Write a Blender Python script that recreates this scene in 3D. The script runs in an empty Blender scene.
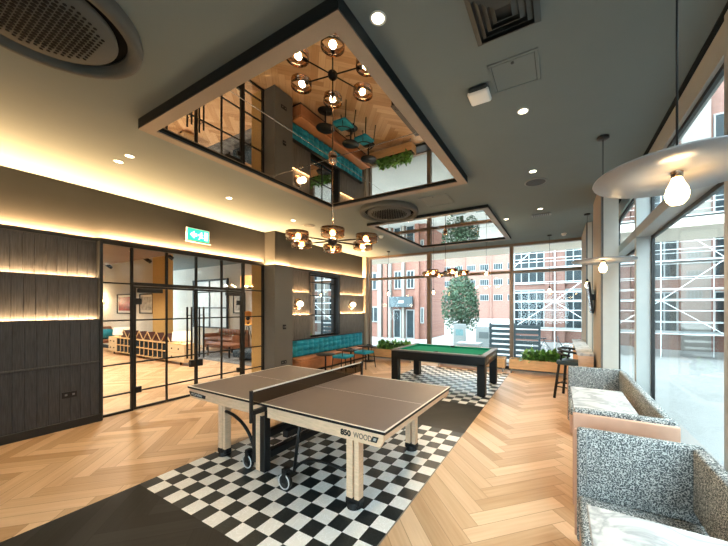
import bpy, bmesh, math, random
from mathutils import Vector, Matrix

# ------------------------------------------------------------------ camera, sky, exposure
sc = bpy.context.scene
COL = sc.collection
random.seed(7)
PI = math.pi
cam_d = bpy.data.cameras.new('camera')
cam = bpy.data.objects.new('camera', cam_d)
COL.objects.link(cam)
cam.location = (3.8853, -2.0203, 1.7017)
cam.rotation_euler = (PI / 2, 0, 0.5091)
cam_d.sensor_width = 36.0
cam_d.lens = 36.0 * 306.13 / 728.0
cam_d.shift_x = -25.0 / 728.0
cam_d.shift_y = 34.3 / 728.0
cam_d.clip_start = 0.02
cam_d.clip_end = 300
sc.camera = cam
sc.view_settings.view_transform = 'Standard'
sc.view_settings.look = 'None'
sc.view_settings.gamma = 1.0
sc.view_settings.use_curve_mapping = False
sc.view_settings.exposure = 1.0
sc.cycles.use_denoising = True
sc.cycles.max_bounces = 8
sc.cycles.diffuse_bounces = 4
sc.cycles.glossy_bounces = 5
sc.cycles.transparent_max_bounces = 16
sc.cycles.caustics_reflective = False
sc.cycles.caustics_refractive = False
sc.cycles.sample_clamp_indirect = 6.0

SKY = 7.0
w = bpy.data.worlds.new('overcast_sky')
sc.world = w
w.use_nodes = True
bg = w.node_tree.nodes['Background']
bg.inputs[0].default_value = (0.72, 0.92, 1.0, 1)
bg.inputs[1].default_value = SKY

H = 3.5            # ceiling height
WARM = (1.0, 0.60, 0.27)
LAMP = (1.0, 0.74, 0.44)

def lamp(kind, name, loc, rot, energy, color, parent=None, **kw):
    d = bpy.data.lights.new(name, kind)
    d.energy = energy
    d.color = color
    for k, v in kw.items():
        setattr(d, k, v)
    o = bpy.data.objects.new(name, d)
    o.location = loc
    o.rotation_euler = rot
    COL.objects.link(o)
    if parent is not None:
        o.parent = parent
        o.location = Vector(loc) - parent.location
    return o

def portal(name, loc, rot, sx, sy):
    o = lamp('AREA', name, loc, rot, 1.0, (1, 1, 1), shape='RECTANGLE', size=sx, size_y=sy)
    o.data.cycles.is_portal = True
    return o

portal('daylight_portal_back', (1.1, 7.5, 1.8), (-PI / 2, 0, 0), 6.6, 3.4)
portal('daylight_portal_side', (5.0, 1.4, 1.8), (0, PI / 2, 0), 3.4, 11.6)

portal('added_window_portal', (2.9, -5.3, 1.45), (PI / 2, 0, 0), 3.1, 2.3)  # portal of the window added behind the camera

# ------------------------------------------------------------------ materials
def nodes_of(m):
    m.use_nodes = True
    nt = m.node_tree
    return nt, nt.nodes, nt.links, nt.nodes['Principled BSDF']

def mat(name, col, rough=0.5, metal=0.0, var=0.06, scale=12.0, spec=0.5, bump=0.0, emit=None, estr=0.0, coat=0.0, stretch=None):
    m = bpy.data.materials.new(name)
    nt, N, L, b = nodes_of(m)
    b.inputs['Roughness'].default_value = rough
    b.inputs['Metallic'].default_value = metal
    b.inputs['Specular IOR Level'].default_value = spec
    b.inputs['Coat Weight'].default_value = coat
    tc = N.new('ShaderNodeTexCoord')
    nz = N.new('ShaderNodeTexNoise')
    nz.inputs['Scale'].default_value = scale
    nz.inputs['Detail'].default_value = 4
    src = tc.outputs['Object']
    if stretch:
        mp = N.new('ShaderNodeMapping')
        mp.inputs['Scale'].default_value = stretch
        L.new(src, mp.inputs[0])
        src = mp.outputs[0]
    L.new(src, nz.inputs['Vector'])
    rp = N.new('ShaderNodeValToRGB')
    rp.color_ramp.elements[0].position = 0.3
    rp.color_ramp.elements[1].position = 0.7
    rp.color_ramp.elements[0].color = tuple(max(0, c * (1 - var)) for c in col) + (1,)
    rp.color_ramp.elements[1].color = tuple(min(1, c * (1 + var)) for c in col) + (1,)
    L.new(nz.outputs['Fac'], rp.inputs['Fac'])
    L.new(rp.outputs['Color'], b.inputs['Base Color'])
    if bump:
        bp = N.new('ShaderNodeBump')
        bp.inputs['Strength'].default_value = bump
        bp.inputs['Distance'].default_value = 0.004
        L.new(nz.outputs['Fac'], bp.inputs['Height'])
        L.new(bp.outputs['Normal'], b.inputs['Normal'])
    if emit:
        b.inputs['Emission Color'].default_value = tuple(emit) + (1,)
        b.inputs['Emission Strength'].default_value = estr
    return m

def plank_mat(name, c0, c1, gap, rough, L_, W_, spec=0.5):
    """uv = metres along / across one plank; attribute 'tone' = one random number per plank"""
    m = bpy.data.materials.new(name)
    nt, N, L, b = nodes_of(m)
    at = N.new('ShaderNodeAttribute'); at.attribute_name = 'tone'
    uv = N.new('ShaderNodeUVMap'); uv.uv_map = 'plank'
    mp = N.new('ShaderNodeMapping'); mp.inputs['Scale'].default_value = (2.0, 34.0, 1)
    L.new(uv.outputs[0], mp.inputs[0])
    add = N.new('ShaderNodeVectorMath'); add.operation = 'ADD'
    L.new(mp.outputs[0], add.inputs[0])
    sc_ = N.new('ShaderNodeVectorMath'); sc_.operation = 'SCALE'; sc_.inputs['Scale'].default_value = 57.0
    L.new(at.outputs['Vector'], sc_.inputs[0]); L.new(sc_.outputs[0], add.inputs[1])
    nz = N.new('ShaderNodeTexNoise'); nz.inputs['Scale'].default_value = 1.0; nz.inputs['Detail'].default_value = 5
    L.new(add.outputs[0], nz.inputs['Vector'])
    ma = N.new('ShaderNodeMath'); ma.operation = 'MULTIPLY_ADD'; ma.inputs[1].default_value = 0.55
    L.new(at.outputs['Fac'], ma.inputs[0])
    mb = N.new('ShaderNodeMath'); mb.operation = 'MULTIPLY'; mb.inputs[1].default_value = 0.45
    L.new(nz.outputs['Fac'], mb.inputs[0]); L.new(mb.outputs[0], ma.inputs[2])
    rp = N.new('ShaderNodeValToRGB')
    rp.color_ramp.elements[0].position = 0.12; rp.color_ramp.elements[1].position = 0.85
    rp.color_ramp.elements[0].color = tuple(c0) + (1,); rp.color_ramp.elements[1].color = tuple(c1) + (1,)
    L.new(ma.outputs[0], rp.inputs[0])
    sx = N.new('ShaderNodeSeparateXYZ'); L.new(uv.outputs[0], sx.inputs[0])
    def edge(sock, size):
        a = N.new('ShaderNodeMath'); a.operation = 'SUBTRACT'; a.inputs[1].default_value = size / 2; L.new(sock, a.inputs[0])
        c = N.new('ShaderNodeMath'); c.operation = 'ABSOLUTE'; L.new(a.outputs[0], c.inputs[0])
        g = N.new('ShaderNodeMath'); g.operation = 'GREATER_THAN'; g.inputs[1].default_value = size / 2 - 0.0022; L.new(c.outputs[0], g.inputs[0])
        return g
    e1, e2 = edge(sx.outputs[0], L_), edge(sx.outputs[1], W_)
    mx = N.new('ShaderNodeMath'); mx.operation = 'MAXIMUM'; L.new(e1.outputs[0], mx.inputs[0]); L.new(e2.outputs[0], mx.inputs[1])
    mc = N.new('ShaderNodeMix'); mc.data_type = 'RGBA'
    L.new(mx.outputs[0], mc.inputs['Factor']); L.new(rp.outputs[0], mc.inputs['A']); mc.inputs['B'].default_value = tuple(gap) + (1,)
    L.new(mc.outputs['Result'], b.inputs['Base Color'])
    b.inputs['Roughness'].default_value = rough
    b.inputs['Specular IOR Level'].default_value = spec
    return m

def glass_mat(name, tint, base=0.05, grazing=0.7):
    m = bpy.data.materials.new(name)
    m.use_nodes = True
    nt = m.node_tree; N = nt.nodes; L = nt.links
    N.remove(N['Principled BSDF'])
    tr = N.new('ShaderNodeBsdfTransparent'); tr.inputs[0].default_value = tuple(tint) + (1,)
    gl = N.new('ShaderNodeBsdfGlossy'); gl.inputs['Roughness'].default_value = 0.02
    lw = N.new('ShaderNodeLayerWeight'); lw.inputs[0].default_value = 0.5
    pw = N.new('ShaderNodeMath'); pw.operation = 'POWER'; pw.inputs[1].default_value = 4.0
    L.new(lw.outputs['Facing'], pw.inputs[0])
    ma = N.new('ShaderNodeMath'); ma.operation = 'MULTIPLY_ADD'; ma.inputs[1].default_value = grazing; ma.inputs[2].default_value = base
    L.new(pw.outputs[0], ma.inputs[0])
    mx = N.new('ShaderNodeMixShader')
    L.new(ma.outputs[0], mx.inputs[0]); L.new(tr.outputs[0], mx.inputs[1]); L.new(gl.outputs[0], mx.inputs[2])
    L.new(mx.outputs[0], N['Material Output'].inputs[0])
    return m

def fabric_mat(name, dark, light, scale):
    m = bpy.data.materials.new(name)
    nt, N, L, b = nodes_of(m)
    tc = N.new('ShaderNodeTexCoord')
    nz = N.new('ShaderNodeTexNoise'); nz.inputs['Scale'].default_value = scale; nz.inputs['Detail'].default_value = 1.0
    L.new(tc.outputs['Object'], nz.inputs['Vector'])
    a = N.new('ShaderNodeMath'); a.operation = 'SUBTRACT'; a.inputs[1].default_value = 0.5; L.new(nz.outputs['Fac'], a.inputs[0])
    c = N.new('ShaderNodeMath'); c.operation = 'ABSOLUTE'; L.new(a.outputs[0], c.inputs[0])
    rp = N.new('ShaderNodeValToRGB')
    rp.color_ramp.elements[0].position = 0.038; rp.color_ramp.elements[1].position = 0.06
    rp.color_ramp.elements[0].color = tuple(light) + (1,); rp.color_ramp.elements[1].color = tuple(dark) + (1,)
    L.new(c.outputs[0], rp.inputs[0]); L.new(rp.outputs[0], b.inputs['Base Color'])
    b.inputs['Roughness'].default_value = 0.9; b.inputs['Specular IOR Level'].default_value = 0.15
    bp = N.new('ShaderNodeBump'); bp.inputs['Strength'].default_value = 0.3; bp.inputs['Distance'].default_value = 0.003
    L.new(c.outputs[0], bp.inputs['Height']); L.new(bp.outputs[0], b.inputs['Normal'])
    return m

def marble_mat(name):
    m = bpy.data.materials.new(name)
    nt, N, L, b = nodes_of(m)
    tc = N.new('ShaderNodeTexCoord')
    nz = N.new('ShaderNodeTexNoise'); nz.inputs['Scale'].default_value = 3.0; nz.inputs['Detail'].default_value = 8; nz.inputs['Distortion'].default_value = 1.6
    L.new(tc.outputs['Object'], nz.inputs['Vector'])
    rp = N.new('ShaderNodeValToRGB')
    e = rp.color_ramp.elements
    e[0].position = 0.44; e[0].color = (0.56, 0.555, 0.54, 1)
    e[1].position = 0.56; e[1].color = (0.58, 0.57, 0.555, 1)
    v = e.new(0.5); v.color = (0.36, 0.36, 0.36, 1)
    L.new(nz.outputs['Fac'], rp.inputs[0]); L.new(rp.outputs[0], b.inputs['Base Color'])
    b.inputs['Roughness'].default_value = 0.25
    return m

def brick_mat(name, c1, c2, mortar, scale=4.0):
    m = bpy.data.materials.new(name)
    nt, N, L, b = nodes_of(m)
    tc = N.new('ShaderNodeTexCoord')
    mp = N.new('ShaderNodeMapping'); mp.inputs['Rotation'].default_value = (PI / 2, 0, 0)
    L.new(tc.outputs['Object'], mp.inputs[0])
    br = N.new('ShaderNodeTexBrick'); br.inputs['Scale'].default_value = scale
    br.inputs['Color1'].default_value = tuple(c1) + (1,); br.inputs['Color2'].default_value = tuple(c2) + (1,)
    br.inputs['Mortar'].default_value = tuple(mortar) + (1,); br.inputs['Mortar Size'].default_value = 0.012
    L.new(mp.outputs[0], br.inputs['Vector']); L.new(br.outputs['Color'], b.inputs['Base Color'])
    b.inputs['Roughness'].default_value = 0.9
    return m

def tile_mat(name, col, rough):
    """vinyl floor tile with faint marbled streaks"""
    m = bpy.data.materials.new(name)
    nt, N, L, b = nodes_of(m)
    tc = N.new('ShaderNodeTexCoord')
    nz = N.new('ShaderNodeTexNoise'); nz.inputs['Scale'].default_value = 9; nz.inputs['Detail'].default_value = 6; nz.inputs['Distortion'].default_value = 2.5
    L.new(tc.outputs['Object'], nz.inputs['Vector'])
    rp = N.new('ShaderNodeValToRGB'); e = rp.color_ramp.elements
    e[0].position = 0.47; e[0].color = tuple(col) + (1,)
    e[1].position = 0.53; e[1].color = tuple(col) + (1,)
    v = e.new(0.5); v.color = tuple(min(1, c * 1.25 + 0.015) for c in col) + (1,)
    L.new(nz.outputs['Fac'], rp.inputs[0]); L.new(rp.outputs[0], b.inputs['Base Color'])
    b.inputs['Roughness'].default_value = rough
    return m

PL, PW = 0.846, 0.141
M = {}
M['oak'] = plank_mat('oak_planks', (0.43, 0.235, 0.105), (0.82, 0.575, 0.37), (0.36, 0.21, 0.105), 0.42, PL, PW)
M['dark_planks'] = plank_mat('black_stained_planks', (0.006, 0.006, 0.006), (0.024, 0.0235, 0.024), (0.003, 0.003, 0.003), 0.5, PL, PW, 0.3)
M['tile_black'] = tile_mat('black_tile', (0.007, 0.012, 0.0135), 0.42)
M['tile_white'] = tile_mat('white_tile', (0.87, 0.86, 0.84), 0.42)
M['ceiling'] = mat('ceiling_paint', (0.156, 0.184, 0.186), 0.85, var=0.02, scale=3, spec=0.2)
M['bulkhead'] = mat('dark_taupe_paint', (0.029, 0.028, 0.026), 0.8, var=0.03, scale=4, spec=0.2)
M['column'] = mat('grey_taupe_paint', (0.125, 0.12, 0.11), 0.7, var=0.03, scale=4, spec=0.3)
M['panel'] = mat('charcoal_stained_oak', (0.034, 0.035, 0.039), 0.5, var=0.45, scale=6, stretch=(14, 14, 0.9), bump=0.25)
M['panel_light'] = mat('grey_brown_panelling', (0.115, 0.100, 0.088), 0.55, var=0.35, scale=6, stretch=(14, 14, 0.9), bump=0.2)
M['black_paint'] = mat('black_painted_wood', (0.009, 0.010, 0.011), 0.45)
M['steel'] = mat('black_steel', (0.012, 0.0115, 0.011), 0.45, metal=0.0, spec=0.3)
M['black_plastic'] = mat('black_plastic', (0.006, 0.0065, 0.007), 0.45, spec=0.35)
M['white_metal'] = mat('pale_grey_metal', (0.40, 0.41, 0.395), 0.45, var=0.02)
M['bronze'] = mat('bronze_metal', (0.20, 0.145, 0.105), 0.4, metal=0.4)
M['cream'] = mat('cream_paint', (0.60, 0.57, 0.52), 0.7, var=0.02)
M['tan_paint'] = mat('tan_paint', (0.34, 0.29, 0.23), 0.7, var=0.03)
M['glass'] = glass_mat('window_glass', (0.97, 0.985, 0.985), 0.012, 0.4)
M['glass_partition'] = glass_mat('partition_glass', (0.97, 0.97, 0.96), 0.03, 0.35)
M['smoke_glass'] = glass_mat('smoked_amber_glass', (0.90, 0.68, 0.46), 0.24, 0.6)
M['mirror'] = mat('tinted_mirror', (0.47, 0.41, 0.345), 0.0, metal=1.0, var=0.0)
M['wall_mirror'] = mat('wall_mirror', (0.86, 0.86, 0.86), 0.0, metal=1.0, var=0.0)
M['frame_paint'] = mat('ceiling_frame_paint', (0.175, 0.135, 0.105), 0.55, var=0.02)
M['frame_side'] = mat('dark_frame_side', (0.016, 0.020, 0.022), 0.85, spec=0.1)
M['seam'] = mat('silver_seam', (0.6, 0.6, 0.58), 0.25, metal=1.0)
M['copper'] = mat('dark_brass', (0.42, 0.28, 0.19), 0.25, metal=1.0)
M['bulb'] = mat('glowing_bulb', (1, 0.8, 0.5), 0.4, emit=(1.0, 0.66, 0.30), estr=14.0)
M['glow'] = mat('glowing_downlight', (1, 0.9, 0.75), 0.4, emit=(1.0, 0.84, 0.60), estr=9.0)
M['glow_soft'] = mat('glowing_opal', (1, 0.9, 0.75), 0.4, emit=(1.0, 0.80, 0.52), estr=3.2)
M['white_plastic'] = mat('white_plastic', (0.78, 0.78, 0.76), 0.4, var=0.01)
M['grey_plastic'] = mat('grey_plastic', (0.16, 0.163, 0.16), 0.5, var=0.02)
M['slot'] = mat('black_slot', (0.004, 0.005, 0.006), 0.8, spec=0.1)
M['diffuser'] = mat('diffuser_paint', (0.095, 0.097, 0.093), 0.9, var=0.02, spec=0.1)
M['grille'] = mat('grille_dark', (0.022, 0.026, 0.028), 0.6)
M['exit_green'] = mat('green_exit_panel', (0.05, 0.6, 0.45), 0.4, emit=(0.01, 0.50, 0.27), estr=1.1)
M['exit_white'] = mat('white_exit_figure', (0.9, 1, 0.97), 0.4, emit=(0.75, 1.0, 0.95), estr=1.5)
M['table_top'] = mat('taupe_table_top', (0.150, 0.118, 0.114), 0.5, var=0.02)
M['line_white'] = mat('white_line', (0.80, 0.78, 0.74), 0.5, var=0.01)
M['edge_black'] = mat('black_edge', (0.006, 0.006, 0.0065), 0.5, spec=0.3)
M['birch'] = mat('pale_birch', (0.72, 0.495, 0.325), 0.45, var=0.10, scale=5, stretch=(3, 3, 14))
M['net'] = glass_mat('net_mesh', (0.42, 0.40, 0.38), 0.0, 0.0)
M['baize'] = mat('green_baize', (0.006, 0.175, 0.112), 0.9, var=0.04, scale=60, spec=0.1)
M['pool_rail'] = mat('grey_wood_rail', (0.11, 0.10, 0.095), 0.4, var=0.15, scale=8)
M['pool_black'] = mat('pool_table_black', (0.005, 0.007, 0.008), 0.4, spec=0.35)
M['teal'] = mat('teal_velvet', (0.014, 0.25, 0.36), 0.7, var=0.25, scale=5, spec=0.3)
M['tan'] = mat('tan_leather', (0.50, 0.205, 0.085), 0.45, var=0.08, scale=14)
M['tan_pale'] = mat('pale_tan_leather', (0.56, 0.33, 0.225), 0.5, var=0.05, scale=14)
M['booth'] = fabric_mat('maze_weave_fabric', (0.085, 0.098, 0.102), (0.57, 0.58, 0.565), 76)
M['piping'] = mat('grey_piping', (0.30, 0.31, 0.31), 0.7)
M['marble'] = marble_mat('white_marble')
M['wood'] = mat('honey_oak', (0.64, 0.40, 0.20), 0.5, var=0.14, scale=4, stretch=(1.2, 9, 9))
M['leaf'] = mat('leaf_green', (0.13, 0.30, 0.06), 0.4, var=0.6, scale=9)
M['leaf_out'] = mat('tree_leaf_green', (0.045, 0.085, 0.045), 0.6, var=0.5, scale=2)
M['bark'] = mat('bark', (0.11, 0.085, 0.06), 0.9)
M['soil'] = mat('soil', (0.05, 0.035, 0.025), 0.95)
M['disc'] = mat('grey_shade', (0.27, 0.26, 0.265), 0.35, metal=0.25, var=0.02)
M['screen'] = mat('dark_screen', (0.01, 0.01, 0.012), 0.12)
M['pave'] = mat('pale_paving', (0.235, 0.228, 0.218), 0.85, var=0.08, scale=1.2)
M['brick'] = brick_mat('red_brick', (0.20, 0.078, 0.054), (0.235, 0.10, 0.072), (0.23, 0.17, 0.145), 3.0)
M['brick_far'] = brick_mat('pink_brick', (0.20, 0.095, 0.075), (0.23, 0.115, 0.09), (0.2, 0.15, 0.125), 2.0)
M['stone'] = mat('pale_stone', (0.24, 0.215, 0.19), 0.85, var=0.05, scale=2)
M['soffit'] = mat('cream_soffit_boards', (0.88, 0.76, 0.64), 0.7, var=0.06, scale=3, stretch=(0.3, 14, 1))
M['dark_window'] = mat('dark_window_glass', (0.016, 0.026, 0.031), 0.35, spec=0.25, var=0.5, scale=1.5)
M['panel_grey'] = mat('grey_cladding', (0.125, 0.14, 0.145), 0.7, var=0.10, scale=1.0)
M['scaffold'] = mat('white_scaffold_tube', (0.80, 0.82, 0.82), 0.4, var=0.03)
M['hoarding'] = mat('white_hoarding', (0.27, 0.28, 0.28), 0.6, var=0.04)
M['teal_sheet'] = mat('pale_teal_sheet', (0.14, 0.26, 0.28), 0.5, var=0.15)
M['slat_dark'] = mat('dark_teal_slats', (0.035, 0.055, 0.065), 0.6)
M['green_plastic'] = mat('green_plastic', (0.06, 0.42, 0.24), 0.5)
M['lounge_wall'] = mat('warm_white_paint', (0.62, 0.60, 0.56), 0.8, var=0.02)
M['yellow_wall'] = mat('ochre_paint', (0.56, 0.36, 0.13), 0.8, var=0.03)
M['orange_board'] = mat('orange_ceiling_board', (0.10, 0.052, 0.026), 0.6, var=0.1)
M['maple'] = mat('pale_maple', (0.62, 0.43, 0.22), 0.5, var=0.08, scale=6)
M['maroon'] = mat('maroon_panel', (0.06, 0.014, 0.010), 0.6)
M['brown_leather'] = mat('brown_leather', (0.24, 0.095, 0.05), 0.45, var=0.2, scale=6)
M['navy'] = mat('navy_fabric', (0.02, 0.042, 0.068), 0.85, var=0.2)
M['rug'] = mat('grey_blue_rug', (0.16, 0.17, 0.19), 0.95, var=0.5, scale=5)
M['print_red'] = mat('red_print', (0.32, 0.022, 0.015), 0.5, var=0.6, scale=6)
M['print_grey'] = mat('grey_print', (0.45, 0.44, 0.42), 0.5, var=0.5, scale=7)
M['lamp_shade'] = mat('lit_cream_shade', (0.85, 0.75, 0.6), 0.7, emit=(1.0, 0.80, 0.52), estr=0.45)
M['orange_gold'] = mat('gold_lamp_bowl', (0.75, 0.34, 0.07), 0.35, metal=0.5)
M['lavender'] = mat('pale_pink_fabric', (0.50, 0.38, 0.38), 0.9)
M['chrome'] = mat('chrome', (0.75, 0.76, 0.76), 0.15, metal=1.0)
M['wheel_white'] = mat('pale_wheel_rim', (0.62, 0.63, 0.63), 0.5)

# ------------------------------------------------------------------ mesh helpers
class MB:
    def __init__(s):
        s.bm = bmesh.new()
    def _geom(s, verts, mi):
        fs = set()
        for v in verts:
            for f in v.link_faces:
                fs.add(f)
        for f in fs:
            f.material_index = mi
        return list(fs)
    def box(s, a, b, bev=0.0, mi=0, rot=None, piv=None, seg=1):
        c = [(a[i] + b[i]) / 2 for i in range(3)]
        d = [abs(b[i] - a[i]) for i in range(3)]
        mtx = Matrix.Translation(c) @ Matrix.Diagonal(d + [1])
        r = bmesh.ops.create_cube(s.bm, size=1, matrix=mtx)
        vs = r['verts']
        s._geom(vs, mi)
        if bev > 0:
            es = {e for v in vs for e in v.link_edges}
            q = bmesh.ops.bevel(s.bm, geom=list(es), offset=min(bev, min(d) * 0.45), segments=seg, affect='EDGES', profile=0.5)
            for f in q['faces']:
                f.material_index = mi
            vs = list({v for f in q['faces'] for v in f.verts})
        if rot is not None:
            p = Vector(piv if piv else c)
            bmesh.ops.transform(s.bm, matrix=Matrix.Translation(p) @ rot @ Matrix.Translation(-p), verts=vs)
        return vs
    def cyl(s, p0, p1, r0, r1=None, seg=16, mi=0, cap=True):
        p0, p1 = Vector(p0), Vector(p1)
        r1 = r0 if r1 is None else r1
        d = p1 - p0
        q = d.to_track_quat('Z', 'Y').to_matrix().to_4x4()
        r = bmesh.ops.create_cone(s.bm, cap_ends=cap, cap_tris=False, segments=seg, radius1=max(r0, 1e-5), radius2=max(r1, 1e-5), depth=d.length,
                                  matrix=Matrix.Translation((p0 + p1) / 2) @ q)
        s._geom(r['verts'], mi)
        return r['verts']
    def sphere(s, c, r, sx=1, sy=1, sz=1, seg=16, mi=0):
        q = bmesh.ops.create_uvsphere(s.bm, u_segments=seg, v_segments=max(6, seg // 2), radius=r, matrix=Matrix.Translation(c) @ Matrix.Diagonal((sx, sy, sz, 1)))
        s._geom(q['verts'], mi)
        return q['verts']
    def tube(s, pts, r, seg=8, mi=0, closed=False):
        pts = [Vector(p) for p in pts]
        n = len(pts)
        rings = []
        for i, p in enumerate(pts):
            a = pts[i - 1] if (i > 0 or closed) else p
            b = pts[(i + 1) % n] if (i < n - 1 or closed) else p
            t = (b - a).normalized()
            up = Vector((0, 0, 1)) if abs(t.z) < 0.95 else Vector((0, 1, 0))
            u = t.cross(up).normalized(); v = u.cross(t).normalized()
            rings.append([s.bm.verts.new(p + r * (math.cos(2 * PI * k / seg) * u + math.sin(2 * PI * k / seg) * v)) for k in range(seg)])
        m = n if closed else n - 1
        for i in range(m):
            A, B = rings[i], rings[(i + 1) % n]
            for k in range(seg):
                f = s.bm.faces.new((A[k], A[(k + 1) % seg], B[(k + 1) % seg], B[k])); f.material_index = mi; f.smooth = True
        if not closed:
            for R in (rings[0], rings[-1]):
                f = s.bm.faces.new(R); f.material_index = mi
    def lathe(s, prof, c=(0, 0, 0), seg=32, mi=0, mis=None):
        rings = []
        for (r, z) in prof:
            if r < 1e-5:
                rings.append([s.bm.verts.new((c[0], c[1], c[2] + z))])
            else:
                rings.append([s.bm.verts.new((c[0] + r * math.cos(2 * PI * k / seg), c[1] + r * math.sin(2 * PI * k / seg), c[2] + z)) for k in range(seg)])
        for i in range(len(rings) - 1):
            A, B = rings[i], rings[i + 1]
            for k in range(seg):
                if len(A) == 1 and len(B) == 1:
                    continue
                if len(A) == 1:
                    vs = (A[0], B[k], B[(k + 1) % seg])
                elif len(B) == 1:
                    vs = (A[k], A[(k + 1) % seg], B[0])
                else:
                    vs = (A[k], A[(k + 1) % seg], B[(k + 1) % seg], B[k])
                f = s.bm.faces.new(vs); f.material_index = mis[i] if mis else mi; f.smooth = True
    def prism(s, poly, h, mtx=None, mi=0):
        """poly: 2d points, extruded 0..h along z, then placed by mtx"""
        mtx = mtx or Matrix()
        lo = [s.bm.verts.new(mtx @ Vector((x, y, 0))) for x, y in poly]
        hi = [s.bm.verts.new(mtx @ Vector((x, y, h))) for x, y in poly]
        n = len(poly)
        fs = [s.bm.faces.new(lo[::-1]), s.bm.faces.new(hi)]
        for i in range(n):
            fs.append(s.bm.faces.new((lo[i], lo[(i + 1) % n], hi[(i + 1) % n], hi[i])))
        for f in fs:
            f.material_index = mi
    def face(s, pts, mi=0):
        f = s.bm.faces.new([s.bm.verts.new(p) for p in pts]); f.material_index = mi
        return f
    def build(s, name, mats, parent=None, smooth=False, recalc=True):
        """geometry is in world coordinates; it is moved into the frame of its parent"""
        if recalc:
            bmesh.ops.recalc_face_normals(s.bm, faces=s.bm.faces[:])
        me = bpy.data.meshes.new(name)
        if parent is not None:
            chain = Matrix()
            p = parent
            while p is not None:
                chain = Matrix.LocRotScale(p.location, p.rotation_euler, p.scale) @ chain
                p = p.parent
            s.bm.transform(chain.inverted())
        s.bm.to_mesh(me); s.bm.free()
        for m in (mats if isinstance(mats, (list, tuple)) else [mats]):
            me.materials.append(m)
        if smooth:
            for f in me.polygons:
                f.use_smooth = True
        o = bpy.data.objects.new(name, me)
        COL.objects.link(o)
        o.parent = parent
        return o

def tag(o, label=None, cat=None, group=None, kind=None):
    for k, v in (('label', label), ('category', cat), ('group', group), ('kind', kind)):
        if v:
            o[k] = v
    return o

def thing(name, label, cat, loc=(0, 0, 0), rz=0.0, group=None):
    o = bpy.data.objects.new(name, None)
    o.empty_display_size = 0.1
    o.location = loc
    o.rotation_euler = (0, 0, rz)
    COL.objects.link(o)
    return tag(o, label, cat, group)

def struct(name, mb, mats, smooth=False):
    return tag(mb.build(name, mats, None, smooth), kind='structure')

def struct_root(name, loc=(0, 0, 0)):
    o = bpy.data.objects.new(name, None)
    o.location = loc
    COL.objects.link(o)
    o['kind'] = 'structure'
    return o

KIDS = {}
def dup(root, loc, rz=None, label=None, group=None):
    """copy of a thing with its parts and sub-parts"""
    r = root.copy(); COL.objects.link(r)
    r.location = loc
    if rz is not None:
        r.rotation_euler = (0, 0, rz)
    if label:
        r['label'] = label
    if group:
        r['group'] = group
    def rec(src, dst):
        for ch in list(src.children):
            if ch.name.startswith('_'):
                continue
            c = ch.copy(); COL.objects.link(c); c.parent = dst
            rec(ch, c)
    rec(root, r)
    return r

def text_mesh(name, body, size, mtx, m, parent=None, extrude=0.0008, shear=0.0, sx=1.0, bold=0.0):
    cu = bpy.data.curves.new(name, 'FONT')
    cu.body = body; cu.size = size; cu.extrude = extrude; cu.shear = shear; cu.offset = bold
    o = bpy.data.objects.new(name + '_source', cu)
    COL.objects.link(o)
    bpy.context.view_layer.update()
    dg = bpy.context.evaluated_depsgraph_get()
    me = bpy.data.meshes.new_from_object(o.evaluated_get(dg))
    bpy.data.objects.remove(o)
    me.transform(mtx @ Matrix.Diagonal((sx, 1, 1, 1)))
    me.materials.clear(); me.materials.append(m)
    q = bpy.data.objects.new(name, me)
    COL.objects.link(q)
    if parent is not None:
        chain = Matrix(); p = parent
        while p is not None:
            chain = Matrix.LocRotScale(p.location, p.rotation_euler, p.scale) @ chain
            p = p.parent
        me.transform(chain.inverted())
        q.parent = parent
    return q

RX = Matrix.Rotation(PI / 2, 4, 'X')          # text on a face that looks towards -y

# ------------------------------------------------------------------ floor
def clip(poly, rect):
    x0, y0, x1, y1 = rect
    for ax, lim, sg in ((0, x0, 1), (0, x1, -1), (1, y0, 1), (1, y1, -1)):
        out = []
        n = len(poly)
        for i in range(n):
            p, q = poly[i], poly[(i + 1) % n]
            dp, dq = sg * (p[ax] - lim), sg * (q[ax] - lim)
            if dp >= 0:
                out.append(p)
            if (dp >= 0) != (dq >= 0):
                t = dp / (dp - dq)
                out.append(tuple(p[k] + t * (q[k] - p[k]) for k in range(4)))
        poly = out
        if len(poly) < 3:
            return []
    return poly

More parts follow.
